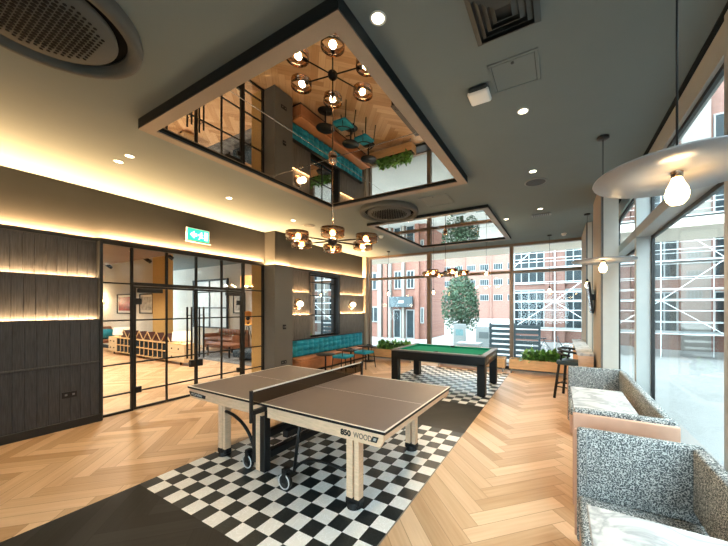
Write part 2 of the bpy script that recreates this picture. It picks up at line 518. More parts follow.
SX0, SX1 = 0.348, 2.757
YA0, YA1, YB0, YB1 = -0.62, 2.08, 3.33, 6.33
BACK_Y, SIDE_X = 7.25, 4.82
oak_rects = [(-15, -5.0, SX0, 3.45), (-15, 3.45, SX0, BACK_Y), (SX1, -5.0, 4.95, BACK_Y), (SX0, YB1, SX1, BACK_Y)]
dark_rects = [(SX0, -5.0, SX1, YA0), (SX0, YA1, SX1, YB0)]
vs, fs, mi, uvs, tones = [], [], [], [], []
S2 = 0.70710678
n_ = 6
rr = random.Random(3)
def put(poly, m_, tone):
    base = len(vs)
    for (x, y, u, v) in poly:
        vs.append((x, y, 0.0)); uvs.append((u, v)); tones.append(tone)
    fs.append(tuple(range(base, base + len(poly)))); mi.append(m_)
for i in range(-90, 130):
    for j in range(-20, 20):
        for kind in (0, 1):
            a0, b0 = i + n_ * j, i - n_ * j
            if kind == 0:
                c = [(a0, b0, 0, 0), (a0 + n_, b0, PL, 0), (a0 + n_, b0 + 1, PL, PW), (a0, b0 + 1, 0, PW)]
            else:
                c = [(a0, b0 + 1, 0, PW), (a0 + 1, b0 + 1, 0, 0), (a0 + 1, b0 + 1 + n_, PL, 0), (a0, b0 + 1 + n_, PL, PW)]
            P = [((a - b) * S2 * PW + 3.33, (a + b) * S2 * PW, u, v) for a, b, u, v in c]
            xs = [p[0] for p in P]; ys = [p[1] for p in P]
            if max(xs) < -15 or min(xs) > 5 or max(ys) < -5 or min(ys) > 7.3:
                continue
            t = rr.random()
            for R in oak_rects:
                q = clip(P, R)
                if q:
                    put(q, 0, t)
            for R in dark_rects:
                q = clip(P, R)
                if q:
                    put(q, 1, t)
for (ya, yb) in ((YA0, YA1), (YB0, YB1)):
    nu = int(round((yb - ya) / 0.15))
    for u in range(nu):
        for v in range(-1, 15):
            xa = 0.4978 + 0.1498 * v
            xb = min(xa + 0.1498, SX1)
            xa = max(xa, SX0)
            y0, y1 = ya + 0.15 * u, ya + 0.15 * (u + 1)
            put([(xa, y0, 0, 0), (xb, y0, 0, 0), (xb, y1, 0, 0), (xa, y1, 0, 0)], 2 if (u + v) % 2 else 3, 0.5)
me = bpy.data.meshes.new('floor')
me.from_pydata(vs, [], fs)
ul = me.uv_layers.new(name='plank')
for lp in me.loops:
    ul.data[lp.index].uv = uvs[lp.vertex_index]
ta = me.attributes.new('tone', 'FLOAT', 'POINT')
for i, t in enumerate(tones):
    ta.data[i].value = t
for k in ('oak', 'dark_planks', 'tile_black', 'tile_white'):
    me.materials.append(M[k])
for p, m_ in zip(me.polygons, mi):
    p.material_index = m_
fl = bpy.data.objects.new('floor', me)
COL.objects.link(fl)
fl['kind'] = 'structure'
b = MB(); b.box((-15.2, -5.1, -0.3), (5.0, 7.35, -0.004)); struct('trim_1', b, M['stone'])

# ------------------------------------------------------------------ ceiling and walls
b = MB(); b.box((-15.2, -5.1, H), (5.0, 7.4, H + 0.3)); struct('ceiling', b, M['ceiling'])
LX = -2.30
b = MB()
b.box((-2.75, -5.0, 0), (LX, -0.10, H))                 # behind the panelling
b.box((-2.55, -0.10, 2.76), (LX, 2.94, H))               # bulkhead over the partition
b.box((-2.75, 3.40, 0), (LX - 0.10, BACK_Y + 0.05, H))   # bench wall
b.box((LX - 0.10, 3.40, 2.70), (LX, BACK_Y, H))
b.box((-2.63, 2.90, 0), (LX - 0.1, 3.40, H))
struct('wall_left', b, M['bulkhead'])
b = MB(); b.box((-2.40, 2.94, 0), (-1.94, 3.41, H)); struct('wall_pier', b, M['bulkhead'])
b = MB(); b.box((-2.32, 2.88, 0), (-1.886, 3.43, 2.70), bev=0.004)
struct('trim_2', b, M['column'])
b = MB(); b.box((-15.2, -5.1, -0.1), (1.4, -5.0, H)); b.box((4.4, -5.1, -0.1), (5.0, -5.0, H)); b.box((1.4, -5.1, -0.1), (4.4, -5.0, 0.3)); b.box((1.4, -5.1, 2.6), (4.4, -5.0, H)); struct('wall_front', b, M['bulkhead'])
wr = struct_root('added_window_front', (2.9, -5.05, 0.3))  # added behind the camera so daylight reaches the near table and booths
b = MB()
for x in (1.4, 2.87, 4.34):
    b.box((x, -5.09, 0.3), (x + 0.06, -5.01, 2.6))
b.box((1.46, -5.09, 0.3), (4.34, -5.01, 0.36)); b.box((1.46, -5.09, 2.54), (4.34, -5.01, 2.6)); b.build('window_frame', M['bronze'], wr)
for x in (1.46, 2.93):
    b = MB(); b.box((x, -5.055, 0.36), (x + 1.41, -5.047, 2.54)); b.build('glass_pane', M['glass'], wr)

def boards(b, x0, x1, y0, y1, z0, z1, wid=0.105, gap=0.006):
    n = max(1, round((y1 - y0) / wid)); wv = (y1 - y0) / n
    b.box((x0, y0, z0), (x1 - 0.006, y1, z1))
    for k in range(n):
        b.box((x1 - 0.010, y0 + k * wv + gap / 2, z0), (x1, y0 + (k + 1) * wv - gap / 2, z1), bev=0.002)

def led(name, x, y0, y1, z, power, tilt=0.0, width=0.018):
    """LED strip lying in the gutter on top of a ledge, shining up"""
    L_ = y1 - y0
    return lamp('AREA', name, (x, (y0 + y1) / 2, z), (PI, tilt, 0), power * L_, WARM, shape='RECTANGLE', size=width, size_y=L_)

# left panelling: three tiers, each a little shallower than the one below, with a lit gutter between
PX = -2.13
tiers = [(0.10, 1.53, PX, M['panel']), (1.50, 2.148, PX - 0.05, M['panel']), (2.12, 2.715, PX - 0.10, M['panel'])]
for i, (z0, z1, x1, m_) in enumerate(tiers):
    b = MB(); boards(b, LX + 0.005, x1 - 0.0, -4.95, -0.135, z0, z1 - 0.03)
    b.box((x1 - 0.012, -4.95, z1 - 0.04), (x1 + 0.004, -0.135, z1))
    struct('trim_%d' % (3 + i), b, m_)
b = MB(); b.box((LX + 0.005, -4.95, 0), (PX + 0.022, -0.10, 0.11), bev=0.006); struct('baseboard_left', b, M['black_paint'])
b = MB(); b.box((PX - 0.01, -4.95, 0.872), (PX + 0.012, -0.135, 0.905), bev=0.006); struct('trim_6', b, M['panel'])
b = MB(); b.box((LX + 0.02, -0.135, 0), (PX + 0.012, -0.095, 2.70), bev=0.003); struct('trim_7', b, M['black_paint'])
b = MB(); b.box((PX - 0.09, -4.95, 2.70), (PX - 0.075, -0.09, 2.745)); b.box((LX, -4.95, 2.69), (PX - 0.075, -0.09, 2.702)); struct('trim_8', b, M['black_paint'])
led('led_strip', PX - 0.026, -4.9, -0.15, 1.512, 20)
led('led_strip', PX - 0.076, -4.9, -0.15, 2.130, 20)
led('led_strip', LX + 0.038, -4.9, -0.12, 2.742, 46.0)
led('led_strip', LX + 0.034, -0.08, 2.86, 2.775, 44.0)
# pier cove
lamp('AREA', 'led_strip', (-1.915, 3.155, 2.712), (PI, 0, 0), 20.0, WARM, shape='RECTANGLE', size=0.02, size_y=0.5)
lamp('AREA', 'led_strip', (-2.1, 2.91, 2.712), (PI, 0, 0), 14.0, WARM, shape='RECTANGLE', size=0.36, size_y=0.02)
# bench wall panelling either side of the mirror niche
MY0, MY1 = 4.42, 5.62
for i, (y0, y1) in enumerate(((3.44, MY0 - 0.02), (MY1 + 0.08, 7.10))):
    z3 = [(0.0, 1.50, LX + 0.09), (1.47, 2.115, LX + 0.055), (2.09, 2.70, LX + 0.02)]
    b = MB()
    for (z0, z1, x1) in z3:
        boards(b, LX - 0.095, x1, y0, y1, z0, z1 - 0.03, wid=0.085)
        b.box((x1 - 0.012, y0, z1 - 0.04), (x1 + 0.004, y1, z1))
    struct('trim_%d' % (10 + i), b, M['panel_light'])
    led('led_strip', LX + 0.066, y0 + 0.01, y1 - 0.01, 1.482, 13)
    led('led_strip', LX + 0.031, y0 + 0.01, y1 - 0.01, 2.097, 13)
b = MB(); b.box((LX - 0.095, 3.44, 2.70), (LX + 0.10, 7.12, 2.715)); b.box((LX + 0.09, 3.44, 2.70), (LX + 0.105, 7.12, 2.75)); struct('trim_12', b, M['black_paint'])
led('led_strip', LX + 0.034, 3.46, 7.08, 2.722, 38.0)
b = MB(); b.box((LX - 0.095, MY1, 0.8), (LX + 0.10, MY1 + 0.08, 2.70)); b.box((LX - 0.095, MY0 - 0.02, 0.8), (LX + 0.06, MY0, 2.70)); b.box((LX - 0.095, MY0 - 0.02, 2.64), (LX + 0.10, MY1 + 0.08, 2.70))
struct('trim_13', b, M['black_paint'])
b = MB(); b.box((LX - 0.1, 7.10, 0), (LX + 0.16, BACK_Y, H)); struct('trim_14', b, M['tan_paint'])

# window-style mirror in the niche
t = thing('window_mirror', 'tall window-style mirror with black glazing bars above the teal bench', 'mirror', (LX - 0.06, (MY0 + MY1) / 2, 0.86))
xg = LX - 0.05
b = MB(); b.box((xg - 0.02, MY0 + 0.02, 0.88), (xg, MY1 - 0.02, 2.62)); b.build('mirror_glass', M['wall_mirror'], t)
b = MB()
b.box((xg - 0.02, MY0 + 0.003, 0.86), (xg + 0.02, MY0 + 0.04, 2.635)); b.box((xg - 0.02, MY1 - 0.04, 0.86), (xg + 0.02, MY1 - 0.003, 2.635))
b.box((xg - 0.02, MY0 + 0.04, 0.86), (xg + 0.02, MY1 - 0.04, 0.90)); b.box((xg - 0.02, MY0 + 0.04, 2.60), (xg + 0.02, MY1 - 0.04, 2.635))
b.build('mirror_frame', M['steel'], t)
b = MB(); b.box((xg, (MY0 + MY1) / 2 - 0.012, 0.9), (xg + 0.015, (MY0 + MY1) / 2 + 0.012, 2.6))
for z in (1.48, 2.04, 2.42):
    b.box((xg, MY0 + 0.04, z - 0.012), (xg + 0.015, MY1 - 0.04, z + 0.012))
b.build('glazing_bars', M['steel'], t)

# ------------------------------------------------------------------ glazed partition and doors
GX = -2.27
pr = struct_root('wall_partition', (GX, 1.35, 0))
YM = [-0.095, 0.313, 0.827, 1.336, 1.848, 2.343, 2.86]
def bars(mb, y0, y1, zs, zt, wv=0.022, full=True):
    for z in zs:
        mb.box((GX - 0.02, y0, z - wv / 2), (GX + 0.02, y1, z + wv / 2))
b = MB()
b.box((GX - 0.03, -0.095, 2.68), (GX + 0.04, 2.88, 2.755))
b.box((GX - 0.03, -0.095, 0), (GX + 0.03, -0.055, 2.68)); b.box((GX - 0.03, 2.84, 0), (GX + 0.03, 2.88, 2.68))
b.box((GX - 0.025, 0.300, 0), (GX + 0.025, 0.330, 2.68)); b.box((GX - 0.025, 2.315, 0), (GX + 0.025, 2.372, 2.68))
b.box((GX - 0.025, 0.345, 2.06), (GX + 0.025, 2.315, 2.115))
for y in (0.827, 1.336, 1.848):
    b.box((GX - 0.02, y - 0.018, 2.115), (GX + 0.02, y + 0.018, 2.68))
for (y0, y1) in ((-0.055, 0.300), (2.372, 2.84)):
    bars(b, y0, y1, (0.31, 0.79, 1.49, 2.085), 0)
    b.box((GX - 0.02, y0, 0), (GX + 0.02, y1, 0.035))
b.build('steel_frame', M['steel'], pr)
for (y0, y1, z0, z1) in ((-0.055, 0.300, 0.03, 2.68), (2.372, 2.84, 0.03, 2.68), (0.345, 0.809, 2.115, 2.68), (0.845, 1.318, 2.115, 2.68), (1.354, 1.83, 2.115, 2.68), (1.866, 2.315, 2.115, 2.68)):
    b = MB(); b.box((GX - 0.004, y0, z0), (GX + 0.004, y1, z1)); b.build('glass_pane', M['glass_partition'], pr)
for di, (y0, y1, ym, hy) in enumerate(((0.335, 1.331, 0.827, 1.215), (1.341, 2.31, 1.848, 1.44))):
    d = struct_root('door_%d' % (di + 1), (GX, (y0 + y1) / 2, 0))
    b = MB()
    sa, sb = (0.035, 0.02) if di == 0 else (0.02, 0.035)
    b.box((GX - 0.02, y0, 0.01), (GX + 0.02, y0 + sa, 2.055)); b.box((GX - 0.02, y1 - sb, 0.01), (GX + 0.02, y1, 2.055))
    b.box((GX - 0.02, y0 + 0.035, 0.01), (GX + 0.02, y1 - 0.035, 0.045)); b.box((GX - 0.02, y0 + 0.035, 2.02), (GX + 0.02, y1 - 0.035, 2.055))
    b.box((GX - 0.015, ym - 0.014, 0.045), (GX + 0.015, ym + 0.014, 2.02))
    for z in (0.31, 0.79, 1.49):
        b.box((GX - 0.015, y0 + 0.035, z - 0.012), (GX + 0.015, y1 - 0.035, z + 0.012))
    b.build('door_frame', M['steel'], d)
    b = MB(); b.box((GX - 0.004, y0 + 0.03, 0.04), (GX + 0.004, y1 - 0.03, 2.03)); b.build('glass_pane', M['glass_partition'], d)
    for sx in (-1, 1):
        b = MB(); x = GX + sx * 0.075
        b.cyl((x, hy, 0.72), (x, hy, 1.71), 0.016, seg=10)
        for z in (0.9, 1.55):
            b.cyl((GX + sx * 0.015, hy, z), (x, hy, z), 0.008, seg=8)
        b.build('pull_handle', M['steel'], d, smooth=True)
    b = MB(); ya = y0 + 0.04 if di == 0 else y1 - 0.40
    b.box((GX + 0.021, ya, 1.945), (GX + 0.085, ya + 0.36, 2.015), bev=0.008); b.build('door_closer', M['black_plastic'], d)
    yl = y1 - 0.06 if di == 0 else y0 + 0.06
    b = MB(); b.box((GX - 0.035, yl - 0.05, 0.56), (GX + 0.035, yl + 0.05, 0.69), bev=0.006); b.build('lock_case', M['black_plastic'], d)
    yh = y0 + 0.06 if di == 0 else y1 - 0.06
    for z in (0.28, 1.75):
        b = MB(); b.box((GX - 0.03, yh - 0.05, z), (GX + 0.03, yh + 0.05, z + 0.10), bev=0.004); b.build('hinge_patch', M['black_plastic'], d)

# exit sign
t = thing('exit_sign', 'lit green emergency exit sign on the bulkhead over the glazed doors', 'sign', (LX, 1.38, 3.10))
b = MB(); b.box((LX, 1.165, 2.975), (LX + 0.035, 1.595, 3.225), bev=0.004); b.build('sign_case', M['white_plastic'], t)
b = MB(); b.box((LX + 0.034, 1.18, 2.99), (LX + 0.040, 1.58, 3.21)); b.build('sign_panel', M['exit_green'], t)
b = MB()
TX = Matrix.Translation((LX + 0.040, 0, 0)) @ Matrix(((0, 0, 1, 0), (1, 0, 0, 0), (0, 1, 0, 0), (0, 0, 0, 1)))
b.prism([(1.22, 3.10), (1.30, 3.17), (1.30, 3.125), (1.35, 3.125), (1.35, 3.075), (1.30, 3.075), (1.30, 3.03)], 0.002, TX)
b.prism([(1.49, 3.02), (1.555, 3.02), (1.555, 3.18), (1.49, 3.18)], 0.002, TX)
b.prism([(1.375, 3.02), (1.395, 3.02), (1.42, 3.07), (1.445, 3.05), (1.47, 3.05), (1.47, 3.065), (1.45, 3.07), (1.43, 3.10), (1.465, 3.105), (1.465, 3.12), (1.42, 3.14), (1.385, 3.125), (1.37, 3.10), (1.385, 3.09), (1.40, 3.11), (1.41, 3.08)], 0.002, TX)
b.prism([(1.435 + 0.014 * math.cos(k * PI / 4), 3.158 + 0.014 * math.sin(k * PI / 4)) for k in range(8)], 0.002, TX)
b.build('exit_figure', M['exit_white'], t)
b = MB(); b.box((LX, 1.15, 2.955), (LX + 0.05, 1.61, 2.975), bev=0.003); b.build('sign_rail', M['grey_plastic'], t)

# sockets and switches
def plate(name, label, cat, c, sy, sz, holes, m_, nx=1):
    t = thing(name, label, cat, c)
    b = MB(); b.box((c[0] - 0.004, c[1] - sy / 2, c[2] - sz / 2), (c[0] + 0.010, c[1] + sy / 2, c[2] + sz / 2), bev=0.003); b.build('face_plate', m_, t)
    for k in range(holes):
        b = MB()
        y = c[1] + (k - (holes - 1) / 2) * sy / max(holes, 1)
        b.box((c[0] + 0.009, y - 0.013, c[2] - 0.013), (c[0] + 0.014, y + 0.013, c[2] + 0.013), bev=0.002)
        b.build('switch_rocker' if 'switch' in name else 'socket_outlet', M['grey_plastic'], t)
plate('wall_socket', 'black double wall socket on the charcoal panelling', 'socket', (PX + 0.002, -0.453, 0.477), 0.15, 0.085, 2, M['black_plastic'])
plate('wall_socket', 'dark double wall socket low on the grey pier', 'socket', (-1.884, 3.15, 0.39), 0.16, 0.085, 2, M['black_plastic'])
plate('light_switch', 'dark square light switch plate on the grey pier', 'switch', (-1.884, 3.17, 1.23), 0.095, 0.11, 2, M['black_plastic'])

# ------------------------------------------------------------------ back glazing
wr = struct_root('window_1', (1.1, BACK_Y, 0))
b = MB()
Z0 = 0.12
for (x0, x1) in ((-2.14, -2.07), (0.115, 0.24), (2.635, 2.735), (4.40, 4.50)):
    b.box((x0, BACK_Y, 0), (x1, BACK_Y + 0.14, H), bev=0.004)
segs = ((-2.07, 0.115), (0.24, 2.635), (2.735, 4.40))
for (x0, x1) in segs:
    b.box((x0, BACK_Y, 2.665), (x1, BACK_Y + 0.14, 2.745)); b.box((x0, BACK_Y, H - 0.07), (x1, BACK_Y + 0.14, H)); b.box((x0, BACK_Y, 0), (x1, BACK_Y + 0.14, Z0))
b.build('window_frame', M['bronze'], wr)
for (x0, x1) in segs:
    for (z0, z1) in ((Z0, 2.665), (2.745, H - 0.07)):
        b = MB(); b.box((x0, BACK_Y + 0.06, z0), (x1, BACK_Y + 0.07, z1)); b.build('glass_pane', M['glass'], wr)
b = MB(); b.box((-2.1, 6.86, 0.0), (4.35, BACK_Y - 0.005, 0.10), bev=0.004); struct('trim_15', b, M['black_paint'])
b = MB(); b.box((-2.1, 6.84, 0.0), (4.35, 6.858, 0.018)); struct('trim_16', b, M['white_metal'])

# ------------------------------------------------------------------ side glazing
wr = struct_root('window_2', (SIDE_X, 1.0, 0))
b = MB()
ys = [-4.3, -2.0, 0.30, 2.60, 4.90, 7.2]
for y in ys:
    b.box((4.67, y - 0.04, 0), (SIDE_X + 0.02, y + 0.04, H - 0.20), bev=0.004)
ya, yb = -5.0, 7.39
b.box((4.67, ya, 2.53), (SIDE_X + 0.02, yb, 2.64), bev=0.004)
b.box((4.78, ya, H - 0.22), (SIDE_X + 0.06, yb, H)); b.box((4.67, ya, 0), (SIDE_X + 0.02, yb, 0.10))
b.build('window_frame', M['white_metal'], wr)
b = MB()
for i in range(len(ys) - 1):
    for (z0, z1) in ((0.10, 2.53), (2.64, H - 0.22)):
        y0, y1 = ys[i] + 0.04, ys[i + 1] - 0.04
        for (a0, a1, c0, c1) in ((y0, y0 + 0.035, z0, z1), (y1 - 0.035, y1, z0, z1), (y0 + 0.035, y1 - 0.035, z0, z0 + 0.035), (y0 + 0.035, y1 - 0.035, z1 - 0.035, z1)):
            b.box((SIDE_X - 0.012, a0, c0), (SIDE_X + 0.018, a1, c1))
b.build('gasket_frame', M['steel'], wr)
for i in range(len(ys) - 1):
    for (z0, z1) in ((0.135, 2.495), (2.675, H - 0.255)):
        b = MB(); b.box((SIDE_X, ys[i] + 0.075, z0), (SIDE_X + 0.008, ys[i + 1] - 0.075, z1)); b.build('glass_pane', M['glass'], wr)
b = MB(); b.box((4.745, -5.0, H - 0.012), (4.785, 7.39, H)); struct('trim_17', b, M['frame_side'])
# free-standing piers on the window side
b = MB(); b.box((4.395, 3.29, 0), (4.60, 4.42, H)); struct('wall_column', b, M['tan_paint'])
b = MB(); b.box((4.42, 3.255, 0), (4.60, 3.292, H)); struct('trim_18', b, M['cream'])
b = MB(); b.box((4.40, 3.27, 0), (4.42, 3.288, H)); struct('trim_19', b, M['grey_plastic'])
b = MB(); b.box((4.37, 5.73, 0), (4.64, BACK_Y, H)); struct('wall_corner', b, M['tan_paint'])
b = MB(); b.box((4.40, 5.70, 0), (4.64, 5.732, H)); struct('trim_20', b, M['cream'])
b = MB(); b.box((4.37, 5.71, 0), (4.40, 5.728, H)); b.box((4.475, 5.69, 0), (4.49, 5.70, H)); struct('trim_21', b, M['grey_plastic'])

# ------------------------------------------------------------------ ceiling mirrors
def ceiling_mirror(x0, y0, x1, y1, zb, lipw, label):
    t = thing('ceiling_mirror', label, 'mirror', ((x0 + x1) / 2, (y0 + y1) / 2, H))
    g = 0.006
    b = MB()
    for (a, c) in (((x0, y0), (x1, y0 + g)), ((x0, y1 - g), (x1, y1)), ((x0, y0 + g), (x0 + g, y1 - g)), ((x1 - g, y0 + g), (x1, y1 - g))):
        b.box((a[0], a[1], zb + 0.004), (c[0], c[1], H - 0.001))
    b.build('frame_side', M['frame_side'], t)
    b = MB()
    k = lipw
    def lip(p):
        lo = [b.bm.verts.new((x, y, zb)) for x, y in p]; hi = [b.bm.verts.new((x, y, zb + 0.012)) for x, y in p]
        b.bm.faces.new(lo); b.bm.faces.new(hi[::-1])
        for i in range(4):
            b.bm.faces.new((lo[i], lo[(i + 1) % 4], hi[(i + 1) % 4], hi[i]))
    o = ((x0, y0), (x1, y0), (x1, y1), (x0, y1)); q = ((x0 + k, y0 + k), (x1 - k, y0 + k), (x1 - k, y1 - k), (x0 + k, y1 - k))
    for i in range(4):
        j = (i + 1) % 4
        lip((o[i], o[j], q[j], q[i]))
    b.build('frame_lip', M['frame_paint'], t)
    zm = zb + 0.035
    b = MB()
    for (a, c) in (((x0 + k, y0 + k - g), (x1 - k, y0 + k)), ((x0 + k, y1 - k), (x1 - k, y1 - k + g)), ((x0 + k - g, y0 + k), (x0 + k, y1 - k)), ((x1 - k, y0 + k), (x1 - k + g, y1 - k))):
        b.box((a[0], a[1], zb + 0.012), (c[0], c[1], zm))
    b.build('inner_rim', M['frame_side'], t)
    xm, ym = (x0 + x1) / 2, (y0 + y1) / 2
    for (xa, xb) in ((x0 + k, xm - 0.002), (xm + 0.002, x1 - k)):
        for (ya, yb) in ((y0 + k, ym - 0.002), (ym + 0.002, y1 - k)):
            b = MB(); b.box((xa, ya, zm), (xb, yb, zm + 0.01)); b.build('mirror_panel', M['mirror'], t)
    b = MB(); b.box((xm - 0.003, y0 + k, zm - 0.002), (xm + 0.003, y1 - k, zm)); b.box((x0 + k, ym - 0.003, zm - 0.0025), (x1 - k, ym + 0.003, zm - 0.0005)); b.build('seam_strip', M['seam'], t)
    return t
ceiling_mirror(0.375, -0.637, 2.78, 2.17, 3.40, 0.105, 'large mirrored ceiling panel in a beige frame over the table tennis table')
ceiling_mirror(0.27, 3.48, 2.79, 6.37, 3.44, 0.105, 'mirrored ceiling panel in a pale frame over the green pool table')

# ------------------------------------------------------------------ chandeliers
CZ = 2.47
def make_chandelier(loc, label):
    x, y, zc = loc
    t = thing('chandelier', label, 'chandelier', loc, group='six-arm smoked glass chandeliers')
    b = MB(); b.lathe([(0, 0), (0.045, -0.004), (0.05, -0.03), (0.04, -0.06), (0.018, -0.075), (0, -0.078)], (x, y, zc), 24); b.build('ceiling_rose', M['copper'], t, True)
    b = MB(); b.cyl((x, y, zc - 0.07), (x, y, CZ + 0.05), 0.007, seg=10); b.build('stem', M['copper'], t, True)
    b = MB(); b.lathe([(0, 0.055), (0.03, 0.05), (0.055, 0.02), (0.055, -0.02), (0.03, -0.045), (0, -0.05)], (x, y, CZ), 24); b.build('hub', M['black_plastic'], t, True)
    a0 = math.atan2(-2.0203 - 0.77, 3.885 - 1.58)
    for k in range(6):
        a = a0 + k * PI / 3
        c, s_ = math.cos(a), math.sin(a)
        R = 0.43
        b = MB(); b.cyl((x + 0.04 * c, y + 0.04 * s_, CZ), (x + (R - 0.10) * c, y + (R - 0.10) * s_, CZ), 0.008, seg=8); b.build('arm', M['black_plastic'], t, True)
        cx, cy = x + R * c, y + R * s_
        b = MB(); b.lathe([(0.120, -0.042), (0.120, 0.040), (0.115, 0.040), (0.115, -0.042), (0.120, -0.042)], (cx, cy, CZ), 28)
        sh = b.build('glass_shade', M['smoke_glass'], t, True)
        b = MB(); b.lathe([(0.1215, 0.0), (0.1215, 0.03), (0.1201, 0.03), (0.1201, 0.0), (0.1215, 0.0)], (cx, cy, CZ + 0.011), 28); b.build('shade_band', M['copper'], sh, True)
        b = MB(); b.cyl((x + (R - 0.115) * c, y + (R - 0.115) * s_, CZ), (x + (R - 0.05) * c, y + (R - 0.05) * s_, CZ), 0.02, 0.018, seg=12); b.build('lamp_holder', M['black_plastic'], t, True)
        b = MB(); b.sphere((x + (R - 0.01) * c, y + (R - 0.01) * s_, CZ), 0.03, seg=12); b.build('bulb', M['bulb'], t, True)
    return t
ch = make_chandelier((1.58, 0.767, 3.433), 'chandelier of six amber glass drums over the table tennis table')
ch2 = dup(ch, (1.53, 4.925, 3.473), label='chandelier of six amber glass drums over the green pool table')
for (cx, cy) in ((1.58, 0.767), (1.53, 4.925)):
    for k in range(6):
        a = math.atan2(-2.0203 - 0.77, 3.885 - 1.58) + k * PI / 3
        lamp('POINT', 'chandelier_light', (cx + 0.42 * math.cos(a), cy + 0.42 * math.sin(a), CZ), (0, 0, 0), 16.0, LAMP, shadow_soft_size=0.035)

# ------------------------------------------------------------------ round air diffusers
def round_ac(x, y, label):
    t = thing('round_air_diffuser', label, 'air vent', (x, y, H), group='round ceiling air diffusers')
    b = MB(); b.lathe([(0.53, 0), (0.54, -0.05), (0.53, -0.085), (0.505, -0.09), (0.465, -0.086), (0.45, -0.04)], (x, y, H), 64); b.build('outer_ring', M['diffuser'], t, True)
    b = MB(); b.lathe([(0.452, -0.03), (0.40, -0.028), (0.37, -0.04)], (x, y, H), 64); b.build('air_slot', M['slot'], t, True)
    b = MB(); b.lathe([(0.395, -0.045), (0.40, -0.07), (0.385, -0.082), (0.0, -0.09)], (x, y, H), 64); b.build('centre_plate', M['diffuser'], t, True)
    b = MB()
    s_ = 0.036
    for i in range(-9, 10):
        for j in range(-9, 10):
            px, py = (i + 0.5 * (j % 2)) * s_, j * s_ * 0.866
            r = math.hypot(px, py)
            if r < 0.325:
                q = 0.0150 * (1 if r < 0.26 else 0.72)
                zz = H - 0.083 - 0.0065 * (1 - r / 0.39)
                b.lathe([(q, 0.0), (q, -0.003), (q * 0.75, -0.0035), (0, -0.0035)], (x + px, y + py, zz), 6)
    g = b.build('perforated_grille', M['slot'], t)
    return t
ac = round_ac(1.17, -1.46, 'huge round air diffuser in the ceiling before the mirrored panel')
ac2 = dup(ac, (1.13, 2.92, H), label='round air diffuser in the ceiling between the two mirrored panels')
ac.scale = (0.93, 0.93, 1)

# square diffuser, hatches, small fittings
t = thing('square_air_diffuser', 'square louvred air diffuser beside the grey ceiling hatch', 'air vent', (3.59, -0.08, H))
b = MB()
for k, (s0, s1, z0, z1) in enumerate(((0.194, 0.160, -0.004, -0.010), (0.150, 0.124, -0.045, -0.010), (0.112, 0.084, -0.045, -0.010), (0.072, 0.044, -0.045, -0.010))):
    cxx, cyy = 3.59, -0.08
    P0 = [(-s0, -s0), (s0, -s0), (s0, s0), (-s0, s0)]; P1 = [(-s1, -s1), (s1, -s1), (s1, s1), (-s1, s1)]
    for i in range(4):
        j = (i + 1) % 4
        lo = [(cxx + P0[i][0], cyy + P0[i][1], H + z1), (cxx + P0[j][0], cyy + P0[j][1], H + z1), (cxx + P1[j][0], cyy + P1[j][1], H + z1 - 0.022), (cxx + P1[i][0], cyy + P1[i][1], H + z1 - 0.022)]
        hi = [(p[0], p[1], p[2] + 0.004) for p in lo]
        V = [b.bm.verts.new(p) for p in lo + hi]
        b.bm.faces.new(V[0:4]); b.bm.faces.new(V[4:8][::-1])
        for q in range(4):
            b.bm.faces.new((V[q], V[(q + 1) % 4], V[4 + (q + 1) % 4], V[4 + q]))
b.build('louvres', M['diffuser'], t)
b = MB(); b.box((3.40, -0.27, H - 0.006), (3.78, 0.11, H - 0.0005)); b.build('backing_plate', M['grille'], t)

def hatch(x0, y0, x1, y1, label):
    t = thing('ceiling_hatch', label, 'hatch', ((x0 + x1) / 2, (y0 + y1) / 2, H))
    b = MB()
    f = 0.022
    for (a, c) in (((x0, y0), (x1, y0 + f)), ((x0, y1 - f), (x1, y1)), ((x0, y0 + f), (x0 + f, y1 - f)), ((x1 - f, y0 + f), (x1, y1 - f))):
        b.box((a[0], a[1], H - 0.008), (c[0], c[1], H - 0.0005), bev=0.002)
    b.build('hatch_frame', M['ceiling'], t)
    b = MB(); b.box((x0 + f, y0 + f, H - 0.002), (x1 - f, y1 - f, H - 0.0005)); b.build('shadow_gap', M['grille'], t)
    b = MB(); b.box((x0 + f + 0.005, y0 + f + 0.005, H - 0.006), (x1 - f - 0.005, y1 - f - 0.005, H - 0.0021)); b.build('hatch_panel', M['ceiling'], t)
    b = MB(); b.cyl(((x0 + x1) / 2, y0 + f + 0.03, H - 0.006), ((x0 + x1) / 2, y0 + f + 0.03, H - 0.010), 0.012, seg=12); b.build('lock_button', M['grille'], t)
hatch(3.41, 0.326, 3.753, 0.67, 'square grey access hatch in the ceiling beside the white sensor')
hatch(1.84, 2.62, 2.32, 3.12, 'pale access hatch in the ceiling between the two mirrored panels')

def downlight(x, y, label, power, r=0.037, spot=1.9, soft=0.04, group='recessed ceiling downlights'):
    t = thing('downlight', label, 'downlight', (x, y, H), group=group)
    b = MB(); b.lathe([(r * 1.35, -0.0005), (r * 1.35, -0.004), (r * 1.05, -0.006), (r, -0.001)], (x, y, H), 24); b.build('trim_ring', M['white_plastic'], t, True)
    b = MB(); b.lathe([(r, -0.0012), (r * 0.6, -0.003), (0, -0.0035)], (x, y, H), 20); b.build('lens', M['glow'], t, True)
    if power:
        lamp('SPOT', 'downlight_beam', (x, y, H - 0.03), (0, 0, 0), power, LAMP, spot_size=spot, spot_blend=0.7, shadow_soft_size=soft)
    return t
DP = 45
downlight(2.898, -0.392, 'bright white downlight beside the near corner of the larger ceiling mirror', 20, 0.038)
downlight(3.59, 1.027, 'downlight with a starburst glow just past the grey ceiling hatch', DP)
downlight(3.573, 2.44, 'white downlight next to the flat round ceiling speaker', DP)
